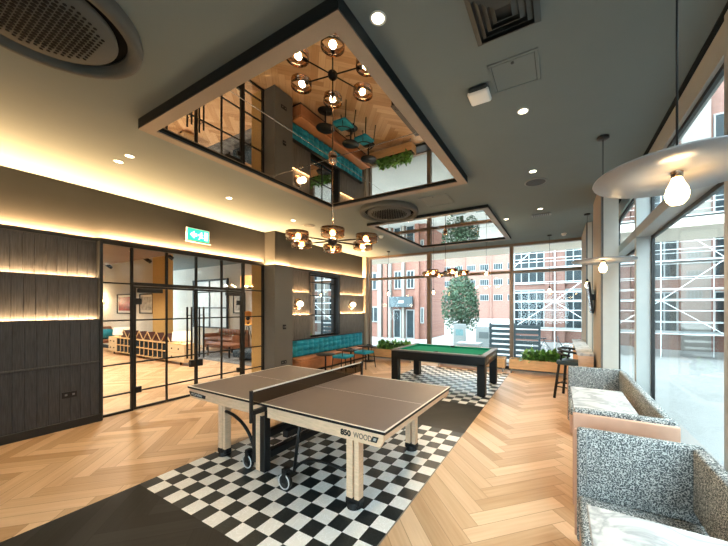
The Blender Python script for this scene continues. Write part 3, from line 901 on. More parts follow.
downlight(3.571, 4.20, 'small downlight just before the rectangular slotted ceiling vent', DP)
downlight(2.93, 4.60, 'tiny downlight beside the mirrored panel over the pool table', DP)
downlight(-0.868, -0.349, 'outer one of the twin downlights, nearer the charcoal panelled wall', 28)
downlight(-0.581, -0.346, 'inner one of the twin downlights, nearer the large ceiling mirror', 28)
downlight(-0.868, 1.095, 'lone downlight in the golden ceiling opposite the exit sign', 28)
downlight(-0.934, 2.55, 'small downlight in the ceiling opposite the grey pier', 28)

t = thing('ceiling_speaker', 'flat round grey ceiling speaker beside a white downlight', 'speaker', (3.58, 2.84, H))
b = MB(); b.lathe([(0.145, -0.0005), (0.145, -0.008), (0.13, -0.010)], (3.58, 2.84, H), 40); b.build('speaker_rim', M['grey_plastic'], t, True)
b = MB(); b.lathe([(0.13, -0.009), (0.06, -0.012), (0, -0.013)], (3.58, 2.84, H), 40); b.build('speaker_grille', M['grille'], t, True)
t = dup(t, (-0.93, 3.0, H), label='small round ceiling speaker behind the near chandelier')
t.scale = (0.9, 0.9, 1)
t = thing('slot_vent', 'rectangular slotted vent in the ceiling near the back windows', 'air vent', (3.57, 4.60, H))
b = MB(); b.box((3.40, 4.52, H - 0.012), (3.74, 4.70, H - 0.0005), bev=0.003); b.build('vent_frame', M['grey_plastic'], t)
b = MB()
for k in range(9):
    b.box((3.425 + k * 0.033, 4.545, H - 0.016), (3.44 + k * 0.033, 4.675, H - 0.0121))
b.build('slots', M['grille'], t)
t = thing('ceiling_sensor', 'white rounded sensor box on the ceiling beside the grey hatch', 'sensor', (3.30, 0.56, H))
b = MB(); b.box((3.215, 0.50, H - 0.06), (3.385, 0.66, H - 0.02), bev=0.03, seg=3); b.build('sensor_cover', M['white_plastic'], t, True)
b = MB(); b.box((3.225, 0.49, H - 0.04), (3.375, 0.65, H - 0.0005), bev=0.01); b.build('sensor_base', M['grille'], t)
def detector(x, y, label):
    t = thing('smoke_detector', label, 'smoke detector', (x, y, H))
    b = MB(); b.lathe([(0.06, -0.0005), (0.06, -0.015), (0.05, -0.02)], (x, y, H), 24); b.build('base_ring', M['white_plastic'], t, True)
    b = MB(); b.lathe([(0.049, -0.018), (0.045, -0.045), (0.03, -0.055), (0, -0.057)], (x, y, H), 24); b.build('sensor_head', M['white_plastic'], t, True)
detector(-0.054, 4.623, 'white smoke detector beside the mirrored panel over the pool table')
detector(3.97, 6.55, 'white smoke detector at the ceiling edge by the back windows')

# ------------------------------------------------------------------ pendants
def pendant(x, y, zb, label, group, disc=None):
    t = thing('pendant_lamp', label, 'pendant lamp', (x, y, H), group=group)
    b = MB(); b.lathe([(0, -0.0005), (0.055, -0.001), (0.055, -0.02), (0.045, -0.028), (0.012, -0.032), (0, -0.032)], (x, y, H), 24); b.build('ceiling_rose', M['black_plastic'], t, True)
    ztop = zb + 0.085
    b = MB(); b.cyl((x, y, H - 0.03), (x, y, ztop + 0.03), 0.004, seg=8); b.build('flex', M['black_plastic'], t, True)
    b = MB(); b.lathe([(0, 0.035), (0.016, 0.032), (0.02, 0), (0.018, -0.03), (0, -0.03)], (x, y, ztop), 16); b.build('lamp_holder', M['black_plastic'] if not disc else M['copper'], t, True)
    b = MB(); b.lathe([(0, -0.052), (0.02, -0.047), (0.033, -0.03), (0.037, -0.01), (0.033, 0.012), (0.022, 0.035), (0.014, 0.058), (0, 0.06)], (x, y, zb), 18); b.build('bulb', M['bulb'], t, True)
    if disc:
        zd = zb + 0.075
        b = MB(); b.lathe([(0.015, 0.012), (disc * 0.6, 0.008), (disc, 0.002), (disc + 0.002, -0.002), (disc, -0.005), (disc * 0.6, -0.001), (0.015, 0.003), (0.015, 0.012)], (x, y, zd), 64); b.build('disc_shade', M['disc'], t, True)
    lamp('POINT', 'pendant_light', (x, y, zb - 0.005), (0, 0, 0), 5.0, LAMP, shadow_soft_size=0.04)
    return t
pendant(4.283, -0.435, 2.15, 'pendant with a wide grey disc shade over the nearest grey booth', 'disc pendants over the booths', 0.272)
pendant(4.283, 1.904, 2.12, 'pendant with a flat grey disc shade over the farther grey booth', 'disc pendants over the booths', 0.285)
pendant(4.345, 4.98, 2.13, 'bare bulb pendant over the marble-topped bar counter by the dark screen', 'bare bulb pendants')
pendant(-0.937, 6.587, 2.14, 'bare bulb pendant over the planter next to the teal bench', 'bare bulb pendants')
pendant(0.60, 6.58, 2.14, 'bare bulb pendant hanging behind the mullion past the pool table', 'bare bulb pendants')
pendant(2.13, 6.58, 2.62, 'bare bulb pendant hanging before the street tree at the back window', 'bare bulb pendants')
pendant(3.66, 6.574, 2.11, 'bare bulb pendant over the planter beside the black bar stool', 'bare bulb pendants')

# ------------------------------------------------------------------ table tennis table
TT = thing('table_tennis_table', 'table tennis table with taupe top and pale birch legs on the checkered floor', 'table', (1.37, 0.76, 0), -0.0119)
TW, TD, TZ = 2.74, 1.525, 0.76
OX = Matrix.Rotation(-0.0119, 4, 'Z')
class TB(MB):
    def build(s, name, mats, parent=None, smooth=False):
        s.bm.transform(OX)
        return MB.build(s, name, mats, parent, smooth)
for (x0, x1) in ((0.0, 1.368), (1.372, TW)):
    b = TB(); b.box((x0, 0, TZ - 0.022), (x1, TD, TZ), bev=0.002); top = b.build('table_top', [M['edge_black']], TT)
    b = TB(); b.box((x0 + 0.001, 0.001, TZ), (x1 - 0.001, TD - 0.001, TZ + 0.0008)); b.build('playing_surface', M['table_top'], top)
    b = TB(); zt = TZ + 0.0008; e = 0.0006
    xe = (x0, x0 + 0.02) if x0 == 0 else (x1 - 0.02, x1)
    b.box((xe[0], 0.0, zt), (xe[1], TD, zt + e))
    xa, xb = (x0 + 0.02, x1) if x0 == 0 else (x0, x1 - 0.02)
    b.box((xa, 0, zt), (xb, 0.02, zt + e)); b.box((xa, TD - 0.02, zt), (xb, TD, zt + e)); b.box((xa, TD / 2 - 0.0015, zt), (xb, TD / 2 + 0.0015, zt + e))
    b.build('boundary_lines', M['line_white'], top)
ZA, ZB = 0.632, 0.738
for (x0, x1) in ((0.02, 1.33), (1.41, TW - 0.02)):
    b = TB()
    g = [(0.0, ZB), (x1 - x0, ZB), (x1 - x0, ZA), (0.0, ZA)]
    if x0 < 1:
        g = [(0, ZB), (x1 - x0, ZB), (x1 - x0, ZA), (0.03, ZA), (0, ZA + 0.05)]
    else:
        g = [(0, ZB), (x1 - x0, ZB), (x1 - x0, ZA + 0.05), (x1 - x0 - 0.03, ZA), (0, ZA)]
    b.bm.free()
    for yy in (0.012, TD - 0.042):
        b = TB(); b.prism(g, 0.03, Matrix.Translation((x0, yy + 0.03, 0)) @ RX)
        b.build('side_apron', M['birch'], TT)
b = TB(); b.box((TW - 0.045, 0.042, ZA + 0.05), (TW - 0.018, TD - 0.042, ZB)); b.build('end_apron', M['birch'], TT)
b = TB(); b.box((0.018, 0.042, ZA + 0.05), (0.045, TD - 0.042, ZB)); b.build('end_apron', M['birch'], TT)
for (lx, ly) in ((2.283, 0.120), (2.25, 1.31), (0.43, 0.115), (0.43, 1.31)):
    b = TB()
    b.box((lx, ly, 0.05), (lx + 0.066, ly + 0.075, 0.70), bev=0.004); b.box((lx + 0.082, ly + 0.0, 0.05), (lx + 0.13, ly + 0.075, 0.70), bev=0.004)
    lg = b.build('leg', M['birch'], TT)
    b = TB(); b.box((lx + 0.0663, ly + 0.045, 0.06), (lx + 0.0817, ly + 0.065, 0.70)); b.build('leg_core', M['edge_black'], lg)
    b = TB(); b.box((lx - 0.008, ly - 0.008, 0.022), (lx + 0.138, ly + 0.083, 0.085), bev=0.012); b.cyl((lx + 0.065, ly + 0.037, 0.0), (lx + 0.065, ly + 0.037, 0.05), 0.068, 0.062, seg=20); b.build('leg_foot', M['black_plastic'], lg)
# centre undercarriage
for (ly) in (0.085, 1.36):
    b = TB(); b.box((1.075, ly, 0.09), (1.13, ly + 0.075, 0.71), bev=0.006); b.box((1.20, ly, 0.02), (1.275, ly + 0.075, 0.71), bev=0.006); b.box((1.06, ly, 0.66), (1.68, ly + 0.075, 0.715), bev=0.006)
    po = b.build('centre_post', M['black_plastic'], TT)
    b = TB(); b.box((1.131, ly + 0.005, 0.02), (1.199, ly + 0.06, 0.60), bev=0.003); b.build('post_slat', M['birch'], po)
b = TB(); b.box((1.09, 0.16, 0.30), (1.16, 1.36, 0.38), bev=0.006); b.box((1.20, 0.16, 0.14), (1.27, 1.36, 0.22), bev=0.006); b.box((1.45, 0.16, 0.40), (1.52, 1.36, 0.47), bev=0.006); b.build('cross_beam', M['black_plastic'], TT)
def arc(p, q, c, n=12):
    p, q, c = Vector(p), Vector(q), Vector(c)
    return [(1 - t) ** 2 * p + 2 * t * (1 - t) * c + t * t * q for t in [k / n for k in range(n + 1)]]
for ly in (0.12, 1.39):
    b = TB(); b.tube(arc((0.57, ly, 0.52), (1.08, ly, 0.17), (0.98, ly, 0.50)), 0.017); b.build('folding_brace', M['black_plastic'], TT, True)
    b = TB(); b.tube(arc((2.28, ly, 0.30), (1.66, ly, 0.14), (1.80, ly, 0.36)), 0.014); b.build('folding_brace', M['black_plastic'], TT, True)
    b = TB(); b.tube([(1.66, ly, 0.13), (1.70, ly, 0.40), (1.76, ly, 0.70)], 0.016); b.build('folding_brace', M['black_plastic'], TT, True)
    b = TB(); b.tube([(1.00, ly, 0.68), (1.075, ly, 0.42)], 0.013); b.build('folding_brace', M['black_plastic'], TT, True)
b = TB(); b.box((0.62, 0.35, 0.58), (1.02, 1.15, 0.63), bev=0.01); b.build('ball_tray', M['black_plastic'], TT)
for (wx, wy) in ((1.64, 0.03), (1.64, 1.45), (1.00, 0.10), (1.00, 1.40)):
    b = TB(); b.cyl((wx, wy - 0.018, 0.075), (wx, wy + 0.018, 0.075), 0.075, seg=28); wh = b.build('caster', M['black_plastic'], TT, True)
    b = TB(); b.tube([(wx + 0.066 * math.cos(k * PI / 14), wy - 0.018, 0.075 + 0.066 * math.sin(k * PI / 14)) for k in range(28)], 0.006, closed=True); b.build('caster_rim', M['wheel_white'], wh, True)
    b = TB(); b.box((wx - 0.02, wy - 0.032, 0.065), (wx + 0.03, wy - 0.0195, 0.19), bev=0.004); b.box((wx - 0.02, wy + 0.0195, 0.065), (wx + 0.03, wy + 0.032, 0.19), bev=0.004); b.box((wx - 0.02, wy - 0.032, 0.16), (wx + 0.03, wy + 0.032, 0.20), bev=0.004); b.build('caster_fork', M['black_plastic'], wh)
# net
net = None
b = TB(); b.box((1.368, -0.12, TZ + 0.02), (1.372, TD + 0.12, TZ + 0.145)); net = b.build('net', M['net'], TT)
b = TB(); b.box((1.365, -0.12, TZ + 0.145), (1.375, TD + 0.12, TZ + 0.160), bev=0.002); b.build('net_tape', M['line_white'], net)
for yy in (-0.135, TD + 0.135):
    b = TB(); b.box((1.357, yy - 0.014, TZ - 0.14), (1.383, yy + 0.014, TZ + 0.162), bev=0.003); y2 = 0.01 if yy < 0 else TD - 0.01
    b.box((1.35, min(yy, y2), TZ - 0.07), (1.39, max(yy, y2), TZ - 0.025), bev=0.003); b.build('net_post', M['black_plastic'], TT)
# lettering on the aprons
def apron_text(s_, x, z, size, m_, nm, sx=1.0, sh=0.0, bold=0.0):
    mt = OX @ Matrix.Translation((x, 0.0112, z)) @ RX
    return text_mesh(nm, s_, size, mt, m_, TT, 0.0008, sh, sx, bold)
o1 = apron_text('850', 2.311, 0.662, 0.062, M['edge_black'], 'model_number', 1.10, 0.0, 0.0032); o1['label'] = 'black number 850 on the birch apron'
o2 = apron_text('WOOD', 2.440, 0.662, 0.062, mat('grey_letters', (0.10, 0.08, 0.07), 0.5), 'model_word', 0.83, 0.0, 0.0008); o2['label'] = 'grey word WOOD on the birch apron'
b = TB(); b.prism([(0, 0), (0.055, 0), (0.075, 0.046), (0.02, 0.046)], 0.001, Matrix.Translation((2.605, 0.0118, 0.661)) @ RX); em = b.build('emblem', M['edge_black'], TT)
b = TB(); b.prism([(0.022, 0.012), (0.048, 0.012), (0.055, 0.034), (0.029, 0.034)], 0.0006, Matrix.Translation((2.605, 0.0107, 0.661)) @ RX); b.build('emblem_mark', mat('grey_mark', (0.35, 0.33, 0.30), 0.5), em)
b = TB(); b.prism([(0, 0.035), (0.03, 0), (0.33, 0), (0.34, 0.038), (0.0, 0.052)], 0.001, Matrix.Translation((0.022, 0.0118, 0.652)) @ RX); lb = b.build('maker_plate', M['edge_black'], TT)
text_mesh('plate_lettering', 'Cornilleau', 0.044, OX @ Matrix.Translation((0.10, 0.0108, 0.664)) @ RX, M['line_white'], lb, 0.0005, 0.2, 1.0)
b = TB(); b.prism([(0.045, 0.032), (0.055, 0.012), (0.065, 0.012), (0.060, 0.022), (0.080, 0.036), (0.068, 0.036), (0.058, 0.028), (0.056, 0.036)], 0.0006, Matrix.Translation((0.022, 0.0107, 0.654)) @ RX); b.build('plate_mark', M['line_white'], lb)

# ------------------------------------------------------------------ pool table
PT = thing('pool_table', 'black pool table with green baize standing by the back windows', 'table', (1.64, 4.52, 0))
px0, px1, py0, py1, pz = 0.66, 2.66, 3.86, 5.17, 0.785
for (x, y) in ((px0, py0), (px1 - 0.15, py0), (px0, py1 - 0.15), (px1 - 0.15, py1 - 0.15)):
    b = MB(); b.box((x, y, 0.02), (x + 0.15, y + 0.15, pz - 0.16), bev=0.006); lg = b.build('leg', M['pool_black'], PT)
    b = MB(); b.cyl((x + 0.075, y + 0.075, 0), (x + 0.075, y + 0.075, 0.03), 0.05, seg=16); b.build('leg_foot', M['black_plastic'], lg)
b = MB()
for (a, c) in (((px0, py0), (px1, py0 + 0.03)), ((px0, py1 - 0.03), (px1, py1)), ((px0, py0 + 0.03), (px0 + 0.03, py1 - 0.03)), ((px1 - 0.03, py0 + 0.03), (px1, py1 - 0.03))):
    b.box((a[0], a[1], pz - 0.20), (c[0], c[1], pz - 0.02), bev=0.003)
b.build('cabinet_body', M['pool_black'], PT)
b = MB(); b.box((px0 + 0.03, py0 + 0.03, pz - 0.12), (px1 - 0.03, py1 - 0.03, pz - 0.035)); b.build('playing_cloth', M['baize'], PT)
b = MB()
r = 0.10
for (a, c) in (((px0 - 0.012, py0 - 0.012), (px1 + 0.012, py0 + r)), ((px0 - 0.012, py1 - r), (px1 + 0.012, py1 + 0.012)), ((px0 - 0.012, py0 + r), (px0 + r, py1 - r)), ((px1 - r, py0 + r), (px1 + 0.012, py1 - r))):
    b.box((a[0], a[1], pz - 0.03), (c[0], c[1], pz), bev=0.006)
b.build('top_rail', M['pool_rail'], PT)
for k, (a, c) in enumerate((((px0 + r + 0.05, py0 + r - 0.005), (1.60, py0 + r + 0.05)), ((1.72, py0 + r - 0.005), (px1 - r - 0.05, py0 + r + 0.05)), ((px0 + r + 0.05, py1 - r - 0.05), (1.60, py1 - r + 0.005)), ((1.72, py1 - r - 0.05), (px1 - r - 0.05, py1 - r + 0.005)),
                            ((px0 + r - 0.005, py0 + r + 0.05), (px0 + r + 0.05, py1 - r - 0.05)), ((px1 - r - 0.05, py0 + r + 0.05), (px1 - r + 0.005, py1 - r - 0.05)))):
    b = MB(); b.box((a[0], a[1], pz - 0.034), (c[0], c[1], pz - 0.003), bev=0.008); b.build('cushion', M['baize'], PT)
for (x, y) in ((px0 + r, py0 + r), (px1 - r, py0 + r), (px0 + r, py1 - r), (px1 - r, py1 - r), (1.66, py0 + r - 0.01), (1.66, py1 - r + 0.01)):
    b = MB(); b.lathe([(0.062, 0.004), (0.052, 0.004), (0.05, -0.03), (0, -0.032)], (x, y, pz), 20); b.build('pocket', M['edge_black'], PT, True)
for k in range(3):
    y = py0 + 0.45 + k * 0.20
    b = MB(); b.box((px1 + 0.0, y - 0.05, pz - 0.125), (px1 + 0.006, y + 0.05, pz - 0.07), bev=0.003); b.build('ball_return_window', M['chrome'], PT)
b = MB(); b.box((px1 - 0.001, py0 + 0.16, pz - 0.15), (px1 + 0.004, py1 - 0.16, pz - 0.045)); b.build('end_panel', M['pool_rail'], PT)

# ------------------------------------------------------------------ teal bench, low tables, chairs
t = thing('banquette_bench', 'long bench with teal tufted back and tan leather seat along the wall', 'bench', (-2.0, 5.2, 0))
by0, by1 = 3.60, 6.82
b = MB(); b.box((-2.19, by0, 0.06), (-1.78, by1, 0.33), bev=0.01); b.build('seat_base', M['tan'], t)
b = MB(); b.box((-2.18, by0 + 0.005, 0.33), (-1.775, by1 - 0.005, 0.40), bev=0.025, seg=3); b.build('seat_cushion', M['tan'], t, True)
b = MB(); b.box((-2.17, by0 + 0.03, 0), (-1.82, by1 - 0.03, 0.06)); b.build('plinth', M['black_paint'], t)
# tufted back: rows of square tufts pulled in at the buttons
b = MB()
ny, nz = 132, 26
grid = []
z0, z1 = 0.405, 0.83
for i in range(ny + 1):
    row = []
    for j in range(nz + 1):
        y = by0 + (by1 - by0) * i / ny; z = z0 + (z1 - z0) * j / nz
        u = (y - by0) / 0.2013; v = (z - z0) / 0.1417
        a = abs(math.sin(PI * u)); c = abs(math.sin(PI * v))
        hgt = 0.095 * (a ** 0.5) * (0.25 + 0.75 * c ** 0.5)
        edge = min(1.0, 6 * min(i, ny - i) / ny + 0.0, 3.0 * (nz - j) / nz + 0.15)
        row.append(b.bm.verts.new((-2.125 + hgt * (0.4 + 0.6 * edge), y, z)))
    grid.append(row)
for i in range(ny):
    for j in range(nz):
        f = b.bm.faces.new((grid[i][j], grid[i + 1][j], grid[i + 1][j + 1], grid[i][j + 1])); f.smooth = True
bk = b.build('tufted_back', M['teal'], t, False)
b = MB(); b.box((-2.19, by0, 0.40), (-2.12, by1, 0.835), bev=0.006); b.build('back_board', M['teal'], t)
b = MB()
for i in range(1, 16):
    for j in (1, 2):
        b.sphere((-2.110, by0 + 0.2013 * i, z0 + 0.1417 * j), 0.010, seg=8)
b.build('buttons', M['teal'], bk)
b = MB(); b.box((-2.19, by0 - 0.01, 0.836), (-2.075, by1 + 0.01, 0.858), bev=0.004); b.build('top_rail', M['black_paint'], t)

def low_table(x, y, label):
    t = thing('round_side_table', label, 'table', (x, y, 0), group='low round tables at the teal bench')
    b = MB(); b.lathe([(0, 0), (0.24, 0), (0.245, 0.012), (0.24, 0.024), (0, 0.024)], (x, y, 0.45), 40); b.build('table_top', M['black_plastic'], t)
    b = MB(); b.cyl((x, y, 0.02), (x, y, 0.45), 0.022, seg=14); b.build('pedestal', M['steel'], t, True)
    b = MB(); b.lathe([(0, 0), (0.20, 0), (0.20, 0.008), (0.03, 0.022), (0, 0.022)], (x, y, 0), 32); b.build('base', M['steel'], t)
    return t
lt = low_table(-1.50, 4.20, 'low black round table at the bench end nearer the grey pier')
dup(lt, (-1.38, 5.15, 0), label='low black round table at the bench under the black-barred mirror')
dup(lt, (-1.42, 6.15, 0), label='low black round table at the bench end by the planter')
def low_chair(x, y, rz, label):
    t = thing('lounge_chair', label, 'chair', (x, y, 0), rz, 'low teal lounge chairs')
    Rm = Matrix.Translation((x, y, 0)) @ Matrix.Rotation(rz, 4, 'Z')
    b = MB(); b.box((-0.22, -0.21, 0.40), (0.20, 0.21, 0.475), bev=0.03, seg=3); b.bm.transform(Rm); b.build('seat', M['teal'], t, True)
    b = MB(); b.tube([(0.22 * math.cos(a) + 0.01, 0.225 * math.sin(a), 0.62) for a in [(-0.62 + 1.24 * k / 14) * PI for k in range(15)]], 0.014); b.bm.transform(Rm); b.build('backrest', M['black_plastic'], t, True)
    for (sx, sy) in ((-1, -1), (-1, 1), (1, -1), (1, 1)):
        b = MB(); b.tube([(sx * 0.23, sy * 0.22, 0.0), (sx * 0.19, sy * 0.19, 0.41)], 0.012); b.bm.transform(Rm); b.build('leg', M['black_plastic'], t, True)
    for sy in (-1, 1):
        b = MB(); b.tube([(0.10, sy * 0.19, 0.43), (0.12, sy * 0.215, 0.62)], 0.009); b.bm.transform(Rm); b.build('back_post', M['black_plastic'], t, True)
    return t
c1 = low_chair(-1.00, 4.32, 0.05, 'low teal chair facing the bench, nearer the grey pier')
dup(c1, (-0.93, 5.18, 0), -0.08, 'low teal chair facing the bench, nearer the planter')

def globe(y, label):
    t = thing('wall_lamp', label, 'wall lamp', (LX + 0.06, y, 1.79), group='glowing globe wall lamps')
    x = LX + 0.056
    Rm = Matrix.Translation((x, y, 1.79)) @ Matrix.Rotation(PI / 2, 4, 'Y')
    b = MB(); b.lathe([(0, 0), (0.15, 0), (0.15, 0.012), (0, 0.014)], (0, 0, 0), 32); b.bm.transform(Rm); b.build('back_plate', M['copper'], t)
    b = MB(); b.sphere((x + 0.075, y, 1.79), 0.085, seg=20); b.build('globe_shade', M['glow_soft'], t, True)
    lamp('POINT', 'globe_light', (x + 0.19, y, 1.79), (0, 0, 0), 3.0, LAMP, shadow_soft_size=0.08)
globe(3.96, 'glowing globe wall lamp between the grey pier and the black-barred mirror')
globe(6.36, 'glowing globe wall lamp between the black-barred mirror and the back windows')

# ------------------------------------------------------------------ planters
def planter(x0, x1, label, legs=True):
    t = thing('planter_box', label, 'planter', ((x0 + x1) / 2, 6.60, 0), group='wooden planter boxes at the back windows')
    y0, y1, z0, z1 = 6.45, 6.80, 0.11, 0.36
    b = MB()
    for (a, c) in (((x0, y0), (x1, y0 + 0.022)), ((x0, y1 - 0.022), (x1, y1)), ((x0, y0 + 0.022), (x0 + 0.022, y1 - 0.022)), ((x1 - 0.022, y0 + 0.022), (x1, y1 - 0.022))):
        b.box((a[0], a[1], z0), (c[0], c[1], z1), bev=0.003)
    b.box((x0 + 0.022, y0 + 0.022, z0), (x1 - 0.022, y1 - 0.022, z0 + 0.02))
    b.build('box', M['wood'], t)
    b = MB(); b.box((x0 + 0.023, y0 + 0.023, z0 + 0.021), (x1 - 0.023, y1 - 0.023, z1 - 0.03)); b.build('soil', M['soil'], t)
    for (x, y) in ((x0 + 0.05, y0 + 0.03), (x1 - 0.05, y0 + 0.03), (x0 + 0.05, y1 - 0.03), (x1 - 0.05, y1 - 0.03)):
        b = MB(); b.cyl((x, y, 0), (x, y, z0), 0.015, seg=10); b.build('leg', M['white_metal'], t, True)
    return t
planter(-1.73, -0.06, 'wooden planter box beside the teal bench at the back window')
planter(0.75, 2.62, 'wooden planter box behind the green pool table')
planter(2.73, 4.12, 'wooden planter box beside the black bar stool')
def leaf_clump(name, label, x0, x1, n, hgt, seed, m_):
    rg = random.Random(seed)
    b = MB()
    for k in range(n):
        x = rg.uniform(x0 + 0.06, x1 - 0.06); y = 6.62 + rg.uniform(-0.11, 0.11); z = 0.325
        a = rg.uniform(0, 2 * PI); L_ = rg.uniform(0.12, 0.24); ln = rg.uniform(0.3, 1.5); wd = rg.uniform(0.026, 0.046)
        h0 = rg.uniform(0.0, 1.0) * hgt
        dx, dy = math.cos(a), math.sin(a)
        px, py = -dy, dx
        pts = []
        for i in range(5):
            s_ = i / 4
            r_ = L_ * s_ * math.sin(ln)
            zz = z + h0 * 0.75 + L_ * s_ * math.cos(ln) - 0.35 * L_ * s_ * s_ * math.sin(ln)
            ww = wd * math.sin(PI * min(1, 0.12 + 0.88 * s_)) + 0.001
            pts.append(((x + dx * r_ + px * ww, y + dy * r_ + py * ww, zz), (x + dx * r_, y + dy * r_, zz - 0.004), (x + dx * r_ - px * ww, y + dy * r_ - py * ww, zz)))
        V = [[b.bm.verts.new(p) for p in q] for q in pts]
        for i in range(4):
            for j in range(2):
                b.bm.faces.new((V[i][j], V[i + 1][j], V[i + 1][j + 1], V[i][j + 1]))
    for k in range(n // 12):
        x = rg.uniform(x0 + 0.08, x1 - 0.08); y = 6.62 + rg.uniform(-0.09, 0.09)
        b.tube([(x, y, 0.32), (x + rg.uniform(-0.03, 0.03), y, 0.33 + hgt * 0.7)], 0.005, seg=5)
    return tag(b.build(name, m_, None, recalc=False), label, 'plant')
leaf_clump('leafy_plant', 'bushy green plants growing in the planter beside the teal bench', -1.36, -0.13, 560, 0.30, 1, M['leaf'])
leaf_clump('leafy_plant', 'bushy green plants growing in the planter beside the black bar stool', 3.02, 4.06, 560, 0.29, 2, M['leaf'])

# ------------------------------------------------------------------ bar counter, stool, screen
t = thing('bar_counter', 'narrow bar counter with white marble top along the tan pier', 'counter', (4.27, 5.1, 0))
b = MB(); b.box((4.13, 3.84, 0.915), (4.365, 6.38, 0.955), bev=0.004); b.build('counter_top', M['marble'], t)
b = MB(); b.box((4.15, 3.86, 0.0), (4.36, 3.90, 0.914)); b.build('end_panel', M['birch'], t)
b = MB(); b.box((4.15, 6.32, 0.0), (4.36, 6.36, 0.914)); b.build('end_panel', M['birch'], t)
b = MB(); b.box((4.325, 3.90, 0.0), (4.36, 6.32, 0.914)); b.build('back_panel', M['birch'], t)
t = thing('bar_stool', 'black bar stool with curved spindle back at the marble-topped counter', 'stool', (4.085, 4.66, 0), PI)
def st(b):
    b.bm.transform(Matrix.Translation((4.085, 4.66, 0)) @ Matrix.Rotation(-0.35, 4, 'Z')); return b
b = MB(); b.box((-0.21, -0.20, 0.63), (0.20, 0.20, 0.71), bev=0.025, seg=3); st(b).build('seat', mat('dark_teal_seat', (0.03, 0.06, 0.075), 0.5), t, True)
for sx in (-1, 1):
    for sy in (-1, 1):
        b = MB(); b.tube([(sx * 0.23, sy * 0.22, 0), (sx * 0.165, sy * 0.165, 0.65)], 0.025); st(b).build('leg', M['black_plastic'], t, True)
b = MB()
for z, e in ((0.30, 0.203), (0.22, 0.21)):
    b.tube([(-e, -e + 0.005, z), (e, -e + 0.005, z)], 0.011); b.tube([(-e, e - 0.005, z), (e, e - 0.005, z)], 0.011)
b.tube([(-0.2, -0.2, 0.26), (-0.2, 0.2, 0.26)], 0.011); b.tube([(0.2, -0.2, 0.26), (0.2, 0.2, 0.26)], 0.011)
st(b).build('footrest_rails', M['black_plastic'], t, True)
b = MB()
for z in (0.82, 0.89):
    b.tube([(-0.02 - 0.20 * math.cos(a), 0.225 * math.sin(a), z + 0.03 * math.cos(a)) for a in [(-0.6 + 1.2 * k / 14) * PI for k in range(15)]], 0.021)
st(b).build('backrest', M['black_plastic'], t, True)
for sy in (-1, 1):
    b = MB(); b.tube([(-0.14, sy * 0.16, 0.67), (-0.10, sy * 0.205, 0.91)], 0.018); st(b).build('back_post', M['black_plastic'], t, True)
t = thing('tv_screen', 'dark wall-mounted screen on the tan pier over the bar counter', 'screen', (4.33, 4.15, 1.85))
b = MB(); rt = Matrix.Rotation(-0.10, 4, 'Y')
b.box((4.315, 3.93, 1.60), (4.345, 4.36, 2.12), bev=0.004, rot=rt); b.build('case', M['black_plastic'], t)
b = MB(); b.box((4.312, 3.94, 1.61), (4.3145, 4.35, 2.11), rot=rt, piv=(4.33, 4.145, 1.86)); b.build('display', M['screen'], t)
b = MB(); b.box((4.345, 4.10, 1.82), (4.396, 4.20, 1.92)); b.build('bracket', M['black_plastic'], t)

# ------------------------------------------------------------------ booths
def booth(y_near, y_far, label):
    xa, xb, zt = 3.985, 4.655, 0.85
    t = thing('booth_seat', label, 'booth', ((xa + xb) / 2, (y_near + y_far) / 2, 0), group='patterned booths along the side windows')
    for (yi, yo, nm) in ((y_far, y_far + 0.11, 'far'), (y_near, y_near - 0.11, 'near')):
        s_ = 1 if yo > yi else -1
        b = MB(); b.box((xa + 0.006, min(yi, yi + s_ * 0.07), 0.05), (xb, max(yi, yi + s_ * 0.07), zt), bev=0.02, seg=3); p = b.build('back_panel', M['booth'], t, True)
        ycen = yi + s_ * 0.07
        b = MB(); b.box((xa - 0.006, min(ycen, yo), 0.05), (xb, max(ycen, yo), zt - 0.03), bev=0.008, seg=2); b.build('outer_shell', M['tan_pale'], p, True)
        b = MB(); b.tube([(xa + 0.062, yi - s_ * 0.001, 0.48), (xa + 0.062, yi - s_ * 0.001, zt - 0.015)], 0.004, seg=6); b.build('piping', M['piping'], p, True)
        b = MB(); b.box((xa + 0.01, min(yi - s_ * 0.50, yi - s_ * 0.002), 0.29), (xb - 0.004, max(yi - s_ * 0.50, yi - s_ * 0.002), 0.40), bev=0.03, seg=3); b.build('seat_cushion', M['booth'] if nm == 'far' else M['tan'], t, True)
        b = MB(); b.box((xa + 0.02, min(yi - s_ * 0.48, yi - s_ * 0.01), 0.05), (xb - 0.01, max(yi - s_ * 0.48, yi - s_ * 0.01), 0.288)); b.build('seat_base', M['tan_pale'], t)
        b = MB()
        for x in (xa + 0.05, xb - 0.05):
            b.cyl((x, yi + s_ * 0.05, 0), (x, yi + s_ * 0.05, 0.055), 0.02, seg=10)
        b.build('foot', M['black_plastic'], p)
    b = MB(); b.box((xb - 0.18, y_near + 0.505, 0.05), (xb - 0.072, y_far - 0.505, 0.60), bev=0.015, seg=2); b.build('side_ledge', M['tan'], t, True)
    b = MB(); b.box((xb - 0.07, y_near + 0.003, 0.46), (xb + 0.0, y_far - 0.003, zt - 0.001), bev=0.02, seg=3); b.build('side_panel', M['booth'], t, True)
    return t
booth(1.07, 3.13, 'grey patterned booth with tan leather outside, farther along the side windows')
booth(-1.60, 0.50, 'grey patterned booth in the near corner by the side windows')
